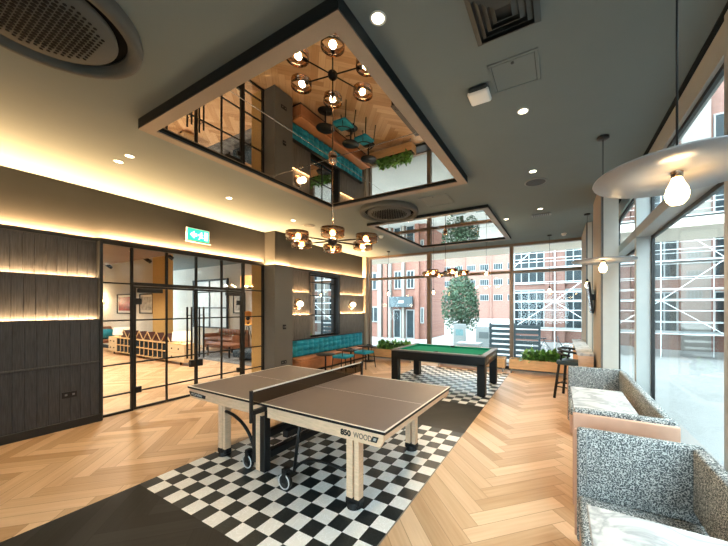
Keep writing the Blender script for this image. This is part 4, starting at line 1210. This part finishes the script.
def booth_table(y0, y1, label):
    xa, xb = 4.00, 4.50
    t = thing('marble_table', label, 'table', ((xa + xb) / 2, (y0 + y1) / 2, 0), group='marble tables in the booths')
    b = MB(); b.box((xa, y0, 0.72), (xb, y1, 0.745), bev=0.004); b.build('table_top', M['marble'], t)
    xc, yc = (xa + xb) / 2, (y0 + y1) / 2
    b = MB(); b.cyl((xc, yc, 0.02), (xc, yc, 0.72), 0.03, seg=16); b.build('pedestal', M['black_plastic'], t, True)
    b = MB(); b.box((xc - 0.2, yc - 0.2, 0), (xc + 0.2, yc + 0.2, 0.02), bev=0.005); b.build('base', M['black_plastic'], t)
booth_table(1.36, 2.30, 'white marble table inside the farther grey booth')
booth_table(-0.98, -0.25, 'white marble table inside the nearest grey booth')

# ------------------------------------------------------------------ lounge behind the partition
b = MB()
b.box((-15.1, 3.42, 0), (-8.55, 3.55, H)); b.box((-13.9, 5.95, 0), (-2.75, 6.1, H)); b.box((-2.78, 3.40, 0), (-2.752, 5.95, H))
struct('wall_lounge', b, M['lounge_wall'])
b = MB(); b.box((-8.55, 3.30, 0), (-7.72, 3.55, H)); b.box((-2.64, 2.85, 0), (-2.31, 2.898, 2.755)); b.box((-2.66, 2.85, 0), (-2.641, 3.40, H)); struct('wall_ochre', b, M['yellow_wall'])
b = MB(); b.box((-15.2, -5.0, 0), (-15.1, 3.6, H)); struct('wall_end', b, M['lounge_wall'])
b = MB(); b.box((-15.1, 3.40, 0), (-8.56, 3.418, 0.14)); struct('baseboard_lounge', b, M['navy'])
b = MB(); b.box((-9.5, -1.5, 2.98), (-2.62, 1.9, 3.03)); struct('ceiling_raft', b, M['orange_board'])
def track_spot(x, y, z, label):
    t = thing('track_spotlight', label, 'spotlight', (x, y, z), group='black track spotlights in the lounge')
    b = MB(); b.cyl((x, y, z), (x, y, z - 0.10), 0.012, seg=8); b.build('stem', M['black_plastic'], t)
    b = MB(); b.cyl((x - 0.05, y - 0.05, z - 0.08), (x + 0.05, y + 0.07, z - 0.20), 0.05, seg=16); b.build('lamp_head', M['black_plastic'], t, True)
track_spot(-8.87, 2.2, 3.18, 'black track spotlight by the steel post of the fixed pane, beyond the glass')
track_spot(-6.3, 2.2, 3.18, 'black track spotlight beside the ochre pier, beyond the glass doors')
track_spot(-5.11, 2.2, 3.18, 'black track spotlight above the middle of the glass doors')
b = MB(); b.box((-10.0, 2.18, 3.18), (-4.2, 2.22, 3.21)); b.box((-10.0, 2.19, 3.21), (-9.98, 2.21, H)); b.box((-4.22, 2.19, 3.21), (-4.2, 2.21, H)); tag(b.build('lighting_track', M['black_plastic']), 'long black lighting track under the lounge ceiling', 'track')
for (x, y, pw) in ((-5.0, 1.3, 420), (-8.0, 1.2, 420), (-11.5, 1.2, 420), (-5.0, 4.5, 300), (-4.0, -1.2, 300), (-9.5, 4.9, 160)):
    lamp('SPOT', 'lounge_fill_spot', (x, y, 2.94 if y < 1.9 else H - 0.05), (0, 0, 0), pw * 0.72, (1.0, 0.86, 0.66), spot_size=2.6, spot_blend=0.8, shadow_soft_size=0.12)  # added spots without fittings, there to brighten the lounge
# shelf unit
t = thing('shelf_unit', 'long low maple shelf unit with house-shaped cubbies and end drawers', 'shelf unit', (-8.1, 3.02, 0))
ux0, ux1, uy0, uy1 = -10.65, -5.55, 2.80, 3.15
b = MB()
b.box((ux0, uy0, 0.10), (ux1, uy1, 0.13)); b.box((ux0, uy0, 0.60), (ux1, uy1, 0.63)); b.box((ux0 + 0.7, uy1 - 0.02, 0.13), (ux1 - 0.95, uy1, 0.60)); b.box((ux0 + 0.7, uy0 + 0.02, 0.36), (ux1 - 0.95, uy1 - 0.02, 0.38))
b.build('carcass', M['maple'], t)
b = MB(); n = 6; cw = (5.1 - 0.7 - 0.95) / n
for k in range(n * 2 + 1):
    x = ux0 + 0.7 + k * cw / 2
    b.box((x - 0.012, uy0, 0.13), (x + 0.012, uy1 - 0.02, 0.60))
b.build('dividers', M['navy'], t)
b = MB()
for k in range(n * 2 + 1):
    x = ux0 + 0.7 + k * cw / 2
    b.box((x - 0.014, uy0 - 0.012, 0.131), (x + 0.014, uy0 - 0.001, 0.599))
b.box((ux0 + 0.7, uy0 - 0.012, 0.355), (ux1 - 0.95, uy0 + 0.019, 0.385)); b.build('front_edges', M['maple'], t)
b = MB(); b.box((ux0 + 0.72, uy1 - 0.04, 0.132), (ux1 - 0.97, uy1 - 0.021, 0.598)); b.build('cubby_backs', M['navy'], t)
for k in range(n):
    x = ux0 + 0.7 + (k + 0.5) * cw
    b = MB(); mtx = Matrix.Translation((0, uy1 - 0.05, 0)) @ RX
    b.prism([(x - 0.25, 0.63), (x + 0.25, 0.63), (x, 0.89)], 0.20, mtx, 0)
    pk = b.build('gable', M['maroon'], t)
    b = MB(); b.prism([(x - 0.275, 0.632), (x - 0.25, 0.632), (x, 0.885), (x, 0.915)], 0.02, Matrix.Translation((0, uy1 - 0.251, 0)) @ RX); b.prism([(x + 0.275, 0.632), (x, 0.915), (x, 0.885), (x + 0.25, 0.632)], 0.02, Matrix.Translation((0, uy1 - 0.251, 0)) @ RX); b.build('gable_edge', M['maple'], pk)
for (x0, x1) in ((ux0 + 0.005, ux0 + 0.69), (ux1 - 0.94, ux1 - 0.005)):
    for (z0, z1) in ((0.135, 0.36), (0.37, 0.595)):
        b = MB(); b.box((x0, uy0 - 0.006, z0), (x1, uy1 - 0.02, z1), bev=0.004); dr = b.build('drawer', mat('pale_drawer', (0.68, 0.55, 0.38), 0.5), t)
        b = MB()
        for q in (0.3, 0.7):
            b.sphere((x0 + (x1 - x0) * q, uy0 - 0.018, (z0 + z1) / 2), 0.022, seg=8)
        b.build('drawer_knobs', M['edge_black'], dr, True)
b = MB()
for x in (ux0 + 0.3, -8.1, ux1 - 0.3):
    b.cyl((x, uy0 + 0.06, 0), (x, uy0 + 0.06, 0.10), 0.018, 0.028, seg=8); b.cyl((x, uy1 - 0.06, 0), (x, uy1 - 0.06, 0.10), 0.018, 0.028, seg=8)
b.build('feet', M['edge_black'], t)
def table_lamp(x, label):
    t = thing('table_lamp', label, 'table lamp', (x, 2.96, 0.63), group='cream table lamps on the shelf unit')
    b = MB(); b.lathe([(0, 0), (0.09, 0), (0.09, 0.015), (0.02, 0.03), (0.02, 0.10), (0, 0.10)], (x, 2.96, 0.63), 16); b.build('base', M['copper'], t, True)
    b = MB(); b.lathe([(0.25, 0.08), (0.23, 0.34), (0.225, 0.34), (0.245, 0.08), (0.25, 0.08)], (x, 2.96, 0.63), 24); b.build('lamp_shade', M['lamp_shade'], t, True)
    lamp('POINT', 'table_lamp_light', (x, 2.96, 0.82), (0, 0, 0), 5, LAMP, shadow_soft_size=0.08)
table_lamp(-10.0, 'cream table lamp on the far end drawers of the shelf unit')
table_lamp(-6.0, 'cream table lamp on the shelf unit end by the door handles')
# pictures
def picture(name, label, x0, x1, z0, z1, y, m_):
    t = thing(name, label, 'picture', ((x0 + x1) / 2, y, z0))
    b = MB(); f = 0.04
    for (a, c) in (((x0, z0), (x1, z0 + f)), ((x0, z1 - f), (x1, z1)), ((x0, z0 + f), (x0 + f, z1 - f)), ((x1 - f, z0 + f), (x1, z1 - f))):
        b.box((a[0], y - 0.04, a[1]), (c[0], y, c[1]))
    b.build('picture_frame', M['edge_black'], t)
    b = MB(); b.box((x0 + f, y - 0.015, z0 + f), (x1 - f, y - 0.002, z1 - f)); b.build('mount', M['line_white'], t)
    b = MB(); b.box((x0 + 0.12, y - 0.02, z0 + 0.12), (x1 - 0.12, y - 0.0151, z1 - 0.12)); b.build('print', m_, t)
picture('framed_picture', 'framed red abstract print on the lounge wall', -11.65, -10.35, 1.45, 2.22, 3.42, M['print_red'])
picture('framed_picture', 'framed grey abstract print beside the ochre pier', -9.75, -8.75, 1.47, 2.2, 3.42, M['print_grey'])
picture('framed_picture', 'framed pale print above the tripod lamp in the lounge', -7.95, -7.2, 1.45, 2.3, 5.95, M['print_grey'])
t = thing('wall_lamp', 'small glowing wall light beside the red print in the lounge', 'wall lamp', (-12.9, 3.38, 1.9))
b = MB(); b.box((-12.93, 3.36, 1.82), (-12.87, 3.42, 1.92)); b.build('bracket', M['copper'], t)
b = MB(); b.sphere((-12.9, 3.30, 1.97), 0.08, seg=12); b.build('globe_shade', M['bulb'], t, True)
lamp('POINT', 'wall_lamp_light', (-12.9, 3.1, 1.97), (0, 0, 0), 25, LAMP, shadow_soft_size=0.08)
# lounge window
wr = struct_root('window_3', (-9.6, 5.95, 0))
b = MB()
wx0, wx1, wz0, wz1 = -10.9, -8.3, 0.85, 2.85
b.box((wx0, 5.88, wz0 - 0.06), (wx1, 5.96, wz0)); b.box((wx0, 5.88, wz1), (wx1, 5.96, wz1 + 0.08)); b.box((wx0, 5.88, wz0), (wx0 + 0.08, 5.96, wz1)); b.box((wx1 - 0.08, 5.88, wz0), (wx1, 5.96, wz1))
b.box((-9.64, 5.89, wz0), (-9.56, 5.95, wz1)); b.box((wx0 + 0.08, 5.89, 1.65), (wx1 - 0.08, 5.95, 1.70)); b.box((wx0 + 0.08, 5.89, 2.35), (wx1 - 0.08, 5.95, 2.40))
b.build('window_frame', M['edge_black'], wr)
b = MB(); b.box((wx0 + 0.08, 5.92, wz0), (wx1 - 0.08, 5.945, wz1)); b.build('window_pane', mat('glowing_daylight_pane', (0.5, 0.55, 0.58), 0.1, emit=(0.75, 0.9, 1.0), estr=0.16, var=0.2, scale=2), wr)  # pane emits a faint glow in place of daylight; solid wall behind
# sofa
t = thing('chesterfield_sofa', 'brown leather tufted sofa under the lounge window', 'sofa', (-7.4, 5.4, 0))
b = MB(); b.box((-8.5, 5.05, 0.12), (-6.7, 5.75, 0.40), bev=0.03); b.build('sofa_base', M['brown_leather'], t, True)
b = MB()
for k in range(10):
    for j in range(2):
        b.box((-8.48 + k * 0.178, 5.60, 0.42 + j * 0.20), (-8.48 + (k + 1) * 0.178, 5.78, 0.62 + j * 0.20), bev=0.05, seg=3)
b.build('tufted_back', M['brown_leather'], t, True)
for k in range(2):
    b = MB(); b.box((-8.45 + k * 0.87, 5.02, 0.40), (-8.45 + (k + 1) * 0.865, 5.60, 0.52), bev=0.04, seg=3); b.build('seat_cushion', M['brown_leather'], t, True)
for x in (-8.55, -6.75):
    b = MB(); b.box((x, 5.02, 0.12), (x + 0.12, 5.75, 0.66), bev=0.04, seg=3); b.build('sofa_arm', M['brown_leather'], t, True)
b = MB()
for x in (-8.4, -6.8):
    for y in (5.1, 5.7):
        b.cyl((x, y, 0), (x, y, 0.13), 0.03, seg=8)
b.build('feet', M['edge_black'], t)
t = thing('coffee_table', 'low dark coffee table on the grey rug before the sofa', 'table', (-6.3, 4.5, 0))
b = MB(); b.box((-7.0, 4.2, 0.40), (-5.6, 4.8, 0.44), bev=0.005); b.build('table_top', M['brown_leather'], t)
for x in (-6.9, -5.7):
    for y in (4.27, 4.73):
        b = MB(); b.cyl((x, y, 0.012), (x, y, 0.40), 0.025, seg=8); b.build('leg', M['edge_black'], t)
t = thing('pouf_seat', 'long navy blue low seat beside the coffee table', 'seat', (-4.6, 4.6, 0))
b = MB(); b.box((-5.3, 4.1, 0.10), (-3.4, 4.9, 0.34), bev=0.06, seg=3); b.build('seat_pad', M['navy'], t, True)
b = MB()
for x in (-5.1, -3.6):
    for y in (4.25, 4.75):
        b.cyl((x, y, 0.012), (x, y, 0.13), 0.03, seg=8)
b.build('feet', M['edge_black'], t)
b = MB(); b.box((-8.3, 3.75, 0.001), (-2.95, 5.0, 0.008)); tag(b.build('lounge_rug', M['rug']), 'grey-blue patterned rug under the sofa and coffee table', 'rug')
t = thing('tripod_lamp', 'tripod floor lamp with a round gold bowl in the lounge', 'floor lamp', (-6.15, 5.3, 0))
Cc = Vector((-6.15, 5.3, 1.30))
b = MB(); b.lathe([(0, -0.10), (0.10, -0.09), (0.22, -0.03), (0.27, 0.05), (0.262, 0.05), (0.21, -0.02), (0.09, -0.075), (0, -0.085)], (0, 0, 0), 28)
b.bm.transform(Matrix.Translation(Cc) @ (Vector((0.80, -0.60, 0.0)).to_track_quat('Z', 'Y').to_matrix().to_4x4())); b.build('lamp_bowl', M['orange_gold'], t, True)
b = MB(); b.sphere(Cc + Vector((0.05, -0.04, 0)), 0.075, seg=12); b.build('bulb_cap', M['edge_black'], t, True)
for a in (0.3, 2.4, 4.5):
    b = MB(); b.tube([Cc + Vector((0, 0, -0.15)), (Cc.x + 0.3 * math.cos(a), Cc.y + 0.3 * math.sin(a), 0.0)], 0.014); b.build('leg', M['edge_black'], t, True)
t = thing('lantern_shade', 'orange glowing box lamp on the lounge wall above the tripod lamp', 'wall lamp', (-6.8, 5.9, 2.6))
b = MB(); b.box((-7.2, 5.72, 2.50), (-6.4, 5.95, 2.95), bev=0.01); b.build('lamp_shade', mat('orange_shade', (0.8, 0.4, 0.12), 0.6, emit=(1.0, 0.48, 0.14), estr=0.9), t)
b = MB(); b.box((-6.85, 5.75, 2.42), (-6.75, 5.95, 2.50)); b.build('bracket', M['edge_black'], t)
# armchair at the far end
t = thing('lounge_armchair', 'dark wooden-framed armchair with brown cushions by the shelf unit end', 'chair', (-11.35, 2.95, 0))
b = MB(); b.box((-11.70, 2.65, 0.36), (-11.0, 3.25, 0.48), bev=0.03); b.build('seat', M['brown_leather'], t, True)
b = MB(); b.box((-11.80, 2.65, 0.45), (-11.65, 3.25, 0.95), bev=0.03, rot=Matrix.Rotation(-0.3, 4, 'Y')); b.build('backrest', M['brown_leather'], t, True)
for y in (2.63, 3.27):
    b = MB(); b.tube([(-10.95, y, 0), (-11.05, y, 0.62), (-11.75, y, 0.66)], 0.025); b.tube([(-11.90, y, 0), (-11.60, y, 0.6)], 0.025); b.build('arm_frame', M['edge_black'], t, True)
b = MB(); b.box((-11.56, 2.72, 0.485), (-11.22, 3.18, 0.84), bev=0.06, rot=Matrix.Rotation(-0.35, 4, 'Y')); tag(b.build('cushion', M['teal'], None, True), 'teal cushion leaning in the dark armchair', 'cushion')

# ------------------------------------------------------------------ outside
GZ = -0.5
b = MB(); b.box((-60, 7.4, GZ - 0.3), (40, 90, GZ)); b.box((5.0, 0.8, GZ - 0.3), (40, 7.4, GZ)); tag(b.build('street_paving', M['pave']), kind='structure')
b = MB(); b.box((5.0, -30, GZ - 0.3), (40, 0.8, GZ)); b.box((-20, -30, GZ - 0.3), (5.0, -5.2, GZ)); tag(b.build('unseen_dark_ground', mat('low_bounce_ground', (0.05, 0.052, 0.054), 0.9, var=0.1)), kind='structure')  # unseen ground, made dark to keep bounced light off the ceiling
b = MB(); b.box((-6.0, 7.42, 3.55), (12.0, 9.28, 3.75)); tag(b.build('entrance_canopy', M['soffit']), kind='structure')

def facade(name, label, cat, x0, x1, y, z1, m_, piers, wins, extra=None, depth=4.0, mg=None):
    """facade facing -y: wall, projecting piers, windows each a part with its pane"""
    t = thing(name, label, cat, ((x0 + x1) / 2, y + depth / 2, GZ))
    b = MB(); b.box((x0, y, GZ), (x1, y + depth, z1)); b.build('wall', m_, t)
    if piers:
        for (pa, pb, pm) in piers:
            b = MB(); b.box((pa, y - 0.25, GZ), (pb, y, z1)); b.build('pilaster', pm, t)
    for (xa, xb, za, zb, gm, bars_) in wins:
        b = MB(); f = 0.07
        for (a, c) in (((xa, za), (xb, za + f)), ((xa, zb - f), (xb, zb)), ((xa, za + f), (xa + f, zb - f)), ((xb - f, za + f), (xb, zb - f))):
            b.box((a[0], y - 0.08, a[1]), (c[0], y, c[1]))
        for k in range(1, bars_):
            xx = xa + (xb - xa) * k / bars_
            b.box((xx - 0.03, y - 0.07, za + f), (xx + 0.03, y, zb - f))
        wn = b.build('window', M['hoarding'], t)
        b = MB(); b.box((xa + f, y - 0.03, za + f), (xb - f, y - 0.001, zb - f)); b.build('pane', gm, wn)
    return t
DW = M['dark_window']
# near brick building, seen in the first window bay
yA = 17.5
wins = []
for (xa, xb) in ((-8.75, -8.0), (-6.55, -5.95), (-5.55, -4.95), (-11.5, -10.6), (-14.2, -13.3)):
    for (za, zb) in ((3.0, 4.3), (5.4, 6.9), (8.2, 9.7)):
        wins.append((xa, xb, za, zb, DW, 2))
wins += [(-8.7, -7.9, 0.6, 1.75, DW, 2), (-6.6, -6.0, GZ, 1.55, DW, 1), (-5.6, -4.95, GZ, 1.55, DW, 1), (-4.5, -4.25, 0.6, 1.7, DW, 1)]
fa = facade('brick_building', 'red brick building with tall pilasters across the street', 'building', -20, -4.15, yA, 12, M['brick'],
            [(-7.85, -7.55, M['stone']), (-7.35, -7.05, M['brick']), (-6.95, -6.75, M['stone']), (-5.85, -5.68, M['stone']), (-4.85, -4.55, M['brick']), (-9.6, -9.2, M['brick']), (-12.8, -12.4, M['brick'])], wins)
b = MB(); b.box((-6.75, yA - 0.45, 1.72), (-4.95, yA - 0.28, 2.45)); sg = b.build('shop_sign', M['slat_dark'], fa)
b = MB(); b.box((-6.0, yA - 0.47, 2.0), (-5.6, yA - 0.451, 2.16)); b.build('sign_mark', M['line_white'], sg)
# far pink building
wins = []
for fl_ in range(6):
    z = 3.0 + fl_ * 3.0
    for k in range(9):
        xa = -23.0 + k * 2.6
        wins.append((xa, xa + 1.7, z, z + 1.2, DW, 4))
facade('pink_brick_building', 'far pale pink brick office block behind the street tree', 'building', -26, 1.0, 60, 24, M['brick_far'], [(-23.0 + k * 2.6 - 0.65, -23.0 + k * 2.6 - 0.35, M['brick_far']) for k in range(0, 10, 2)], wins)
# building under scaffold
yB = 20.0
wins = []
for fl_ in range(4):
    z = 0.3 + fl_ * 2.9
    for (xa, xb) in ((1.2, 3.03), (4.17, 5.93)):
        wins.append((xa, xb, z, z + 2.55, DW, 4))
facade('scaffolded_building', 'brick building with wide dark windows behind the white scaffolding', 'building', 0.9, 7.4, yB, 13, M['brick_far'], [(3.05, 3.45, M['brick_far']), (3.75, 4.15, M['brick_far']), (5.95, 6.4, M['brick_far'])], wins)
wins = []
for fl_ in range(4):
    z = 0.3 + fl_ * 2.9
    for k in range(3):
        wins.append((8.1 + k * 2.4, 9.2 + k * 2.4, z, z + 2.2, DW, 2))
facade('stone_building', 'pale stone building with broad columns behind the side scaffolding', 'building', 7.45, 14.9, 19.0, 13, M['brick_far'], [(9.3 + k * 2.4, 10.35 + k * 2.4, M['stone']) for k in range(3)], wins)
# building beyond the side windows
t = thing('office_building', 'pale grey office building beyond the side windows', 'building', (17, 4, GZ))
b = MB(); b.box((15.5, -16, GZ), (18.5, 19.5, 14)); b.build('wall', M['panel_grey'], t)
for k in range(10):
    y = -14 + k * 3.4
    b = MB(); b.box((15.0, y, GZ), (15.5, y + 0.9, 14)); b.build('pilaster', M['stone'], t)
    for fl_ in range(4):
        z = 0.6 + 3.0 * fl_
        b = MB(); b.box((15.40, y + 1.0, z), (15.5, y + 3.3, z + 0.08)); b.box((15.40, y + 1.0, z + 2.1), (15.5, y + 3.3, z + 2.18)); b.box((15.42, y + 2.1, z + 0.08), (15.5, y + 2.2, z + 2.1)); wn = b.build('window', M['hoarding'], t)
        b = MB(); b.box((15.45, y + 1.0, z + 0.08), (15.499, y + 3.3, z + 2.1)); b.build('pane', DW, wn)
# scaffolding: standards, ledgers, braces, boards
def scaffold(name, label, pts, depth_vec, zs, loc):
    t = thing(name, label, 'scaffolding', loc)
    dv = Vector(depth_vec)
    P = [Vector(p) for p in pts]
    zt = zs[-1] + 0.8
    for p in P:
        for q in (p, p + dv):
            b = MB(); b.cyl((q.x, q.y, GZ), (q.x, q.y, zt), 0.018, seg=6); b.build('standard', M['scaffold'], t)
    for z in zs:
        for o_ in (Vector((0, 0, 0)), dv):
            b = MB(); b.cyl((P[0].x + o_.x, P[0].y + o_.y, z), (P[-1].x + o_.x, P[-1].y + o_.y, z), 0.016, seg=6); b.build('ledger', M['scaffold'], t)
            for dz in (0.5, 1.0):
                b = MB(); b.cyl((P[0].x + o_.x, P[0].y + o_.y, z + dz), (P[-1].x + o_.x, P[-1].y + o_.y, z + dz), 0.013, seg=6); b.build('guard_rail', M['scaffold'], t)
        a, c = P[0] + dv * 0.1, P[-1] + dv * 0.9
        b = MB(); b.box((min(a.x, c.x), min(a.y, c.y), z + 0.03), (max(a.x, c.x), max(a.y, c.y), z + 0.08)); b.build('deck_boards', M['hoarding'], t)
    for i in range(len(P) - 1):
        for k in range(len(zs) - 1):
            if (i + k) % 2 == 0:
                b = MB(); b.cyl((P[i].x, P[i].y, zs[k]), (P[i + 1].x, P[i + 1].y, zs[k + 1]), 0.016, seg=6); b.build('brace', M['scaffold'], t)
            elif i % 2 == 1:
                b = MB(); b.cyl((P[i + 1].x, P[i + 1].y, zs[k]), (P[i].x, P[i].y, zs[k + 1]), 0.016, seg=6); b.build('brace', M['scaffold'], t)
    return t
scaffold('scaffolding', 'white tube scaffolding in front of the brick building at the back', [(1.6 + k * 2.05, 15.5, 0) for k in range(6)], (0, 1.2, 0), (0.55, 2.0, 3.7, 5.6, 7.5), (7, 15.5, GZ))
scaffold('scaffolding', 'white tube scaffolding along the pale office building at the side', [(10.5, -8 + k * 2.1, 0) for k in range(11)], (1.3, 0, 0), (1.4, 3.3, 5.2, 7.1), (10.5, 2, GZ))
# hoarding boards, fence, boxes
t = thing('site_hoarding', 'white site hoarding along the pavement beyond the side windows', 'hoarding', (9.3, 3, GZ))
for k in range(7):
    y = -7 + k * 2.4
    b = MB(); b.box((9.5, y, GZ), (9.56, y + 2.34, GZ + 1.1 + 0.5 * (k % 2))); b.build('board', M['hoarding'] if k % 3 else M['teal_sheet'], t)
    b = MB(); b.box((9.56, y + 2.3, GZ), (9.66, y + 2.4, GZ + 1.7)); b.build('post', M['scaffold'], t)
def board(name, label, cat, x0, x1, y, z1, m_, m2):
    t = thing(name, label, cat, ((x0 + x1) / 2, y, GZ))
    b = MB(); b.box((x0, y, GZ + 0.05), (x1, y + 0.08, z1), bev=0.01); b.build('board', m_, t)
    b = MB(); b.box((x0 + (x1 - x0) * 0.2, y - 0.01, z1 - 0.55), (x1 - (x1 - x0) * 0.2, y, z1 - 0.25)); b.build('print', m2, t)
    b = MB(); b.box((x0, y - 0.2, GZ), (x0 + 0.08, y + 0.28, GZ + 0.06)); b.box((x1 - 0.08, y - 0.2, GZ), (x1, y + 0.28, GZ + 0.06)); b.build('feet', M['scaffold'], t)
board('notice_board', 'white notice board with teal print standing before the street tree', 'sign', -0.55, 0.05, 12.2, 0.92, M['hoarding'], M['teal_sheet'])
board('notice_board', 'white notice board with grey print to one side of the street tree', 'sign', 0.42, 1.15, 12.6, 0.80, M['hoarding'], M['panel_grey'])
t = thing('slatted_fence', 'dark slatted fence on the pavement behind the back window', 'fence', (2.6, 11.2, GZ))
for k in range(7):
    b = MB(); b.box((1.3, 11.2, GZ + 0.1 + k * 0.21), (3.2, 11.24, GZ + 0.24 + k * 0.21)); b.build('slat', M['slat_dark'], t)
for x in (1.3, 2.25, 3.15):
    b = MB(); b.box((x, 11.241, GZ), (x + 0.08, 11.32, GZ + 1.55)); b.build('post', M['slat_dark'], t)
t = thing('storage_box', 'green plastic box with white lid outside beside the dark fence', 'box', (0.7, 11.0, GZ))
b = MB(); b.box((0.05, 10.8, GZ), (0.95, 11.4, GZ + 0.55), bev=0.02); b.build('box_body', M['green_plastic'], t)
b = MB(); b.box((0.02, 10.77, GZ + 0.55), (0.98, 11.43, GZ + 0.70), bev=0.02); b.build('box_lid', M['hoarding'], t)
# tree
t = thing('street_tree', 'leafy round street tree seen through the middle back window', 'tree', (-0.72, 14.2, GZ))
b = MB(); b.tube([(-0.72, 14.2, GZ), (-0.70, 14.2, 0.6), (-0.75, 14.25, 1.6)], 0.09, seg=8); b.build('trunk', M['bark'], t, True)
rg = random.Random(11)
b = MB()
for k in range(5200):
    while True:
        p = Vector((rg.uniform(-1, 1), rg.uniform(-1, 1), rg.uniform(-1, 1)))
        if 0.35 < p.length < 1.0:
            break
    wob = 1 + 0.14 * math.sin(5 * p.x + 3 * p.z) + 0.10 * math.sin(7 * p.y - 4 * p.z)
    q = Vector((-0.72 + p.x * 0.98 * wob, 14.2 + p.y * 0.98 * wob, 1.98 + p.z * 1.62 * wob))
    a = Vector((rg.uniform(-1, 1), rg.uniform(-1, 1), rg.uniform(-1, 1))).normalized(); c = a.orthogonal().normalized(); d = a.cross(c)
    s_ = rg.uniform(0.05, 0.09)
    b.face([q + c * s_, q + d * s_ * 0.5, q - c * s_, q - d * s_ * 0.5])
b.build('foliage', M['leaf_out'], t)
# bicycle parked outside
t = thing('bicycle', 'bicycle parked outside behind the bar stool', 'bicycle', (4.0, 12.5, GZ))
def wheel(x):
    b = MB(); b.tube([(x + 0.33 * math.cos(k * PI / 16), 12.5, GZ + 0.345 + 0.33 * math.sin(k * PI / 16)) for k in range(32)], 0.016, seg=6, closed=True); wv = b.build('wheel', M['chrome'], t, True)
    b = MB()
    for k in range(10):
        b.cyl((x, 12.5, GZ + 0.345), (x + 0.32 * math.cos(k * PI / 5), 12.5, GZ + 0.345 + 0.32 * math.sin(k * PI / 5)), 0.004, seg=4)
    b.build('spokes', M['chrome'], wv)
wheel(4.15); wheel(3.10)
b = MB(); z = GZ
b.tube([(3.10, 12.5, z + .345), (3.30, 12.5, z + .80), (3.85, 12.5, z + .80), (3.60, 12.5, z + .33), (3.30, 12.5, z + .80)], 0.018, seg=6); b.tube([(3.10, 12.5, z + .345), (3.60, 12.5, z + .33)], 0.012, seg=6); b.tube([(4.15, 12.5, z + .345), (3.85, 12.5, z + .80), (3.80, 12.5, z + .98)], 0.016, seg=6); b.build('bike_frame', M['slat_dark'], t, True)
b = MB(); b.tube([(3.80, 12.25, z + .98), (3.80, 12.75, z + .98)], 0.014, seg=6); b.build('handlebar', M['slat_dark'], t, True)
b = MB(); b.box((3.15, 12.44, z + .86), (3.40, 12.56, z + .91), bev=0.02); b.tube([(3.30, 12.5, z + .80), (3.28, 12.5, z + .87)], 0.014, seg=6); b.build('saddle', M['edge_black'], t)
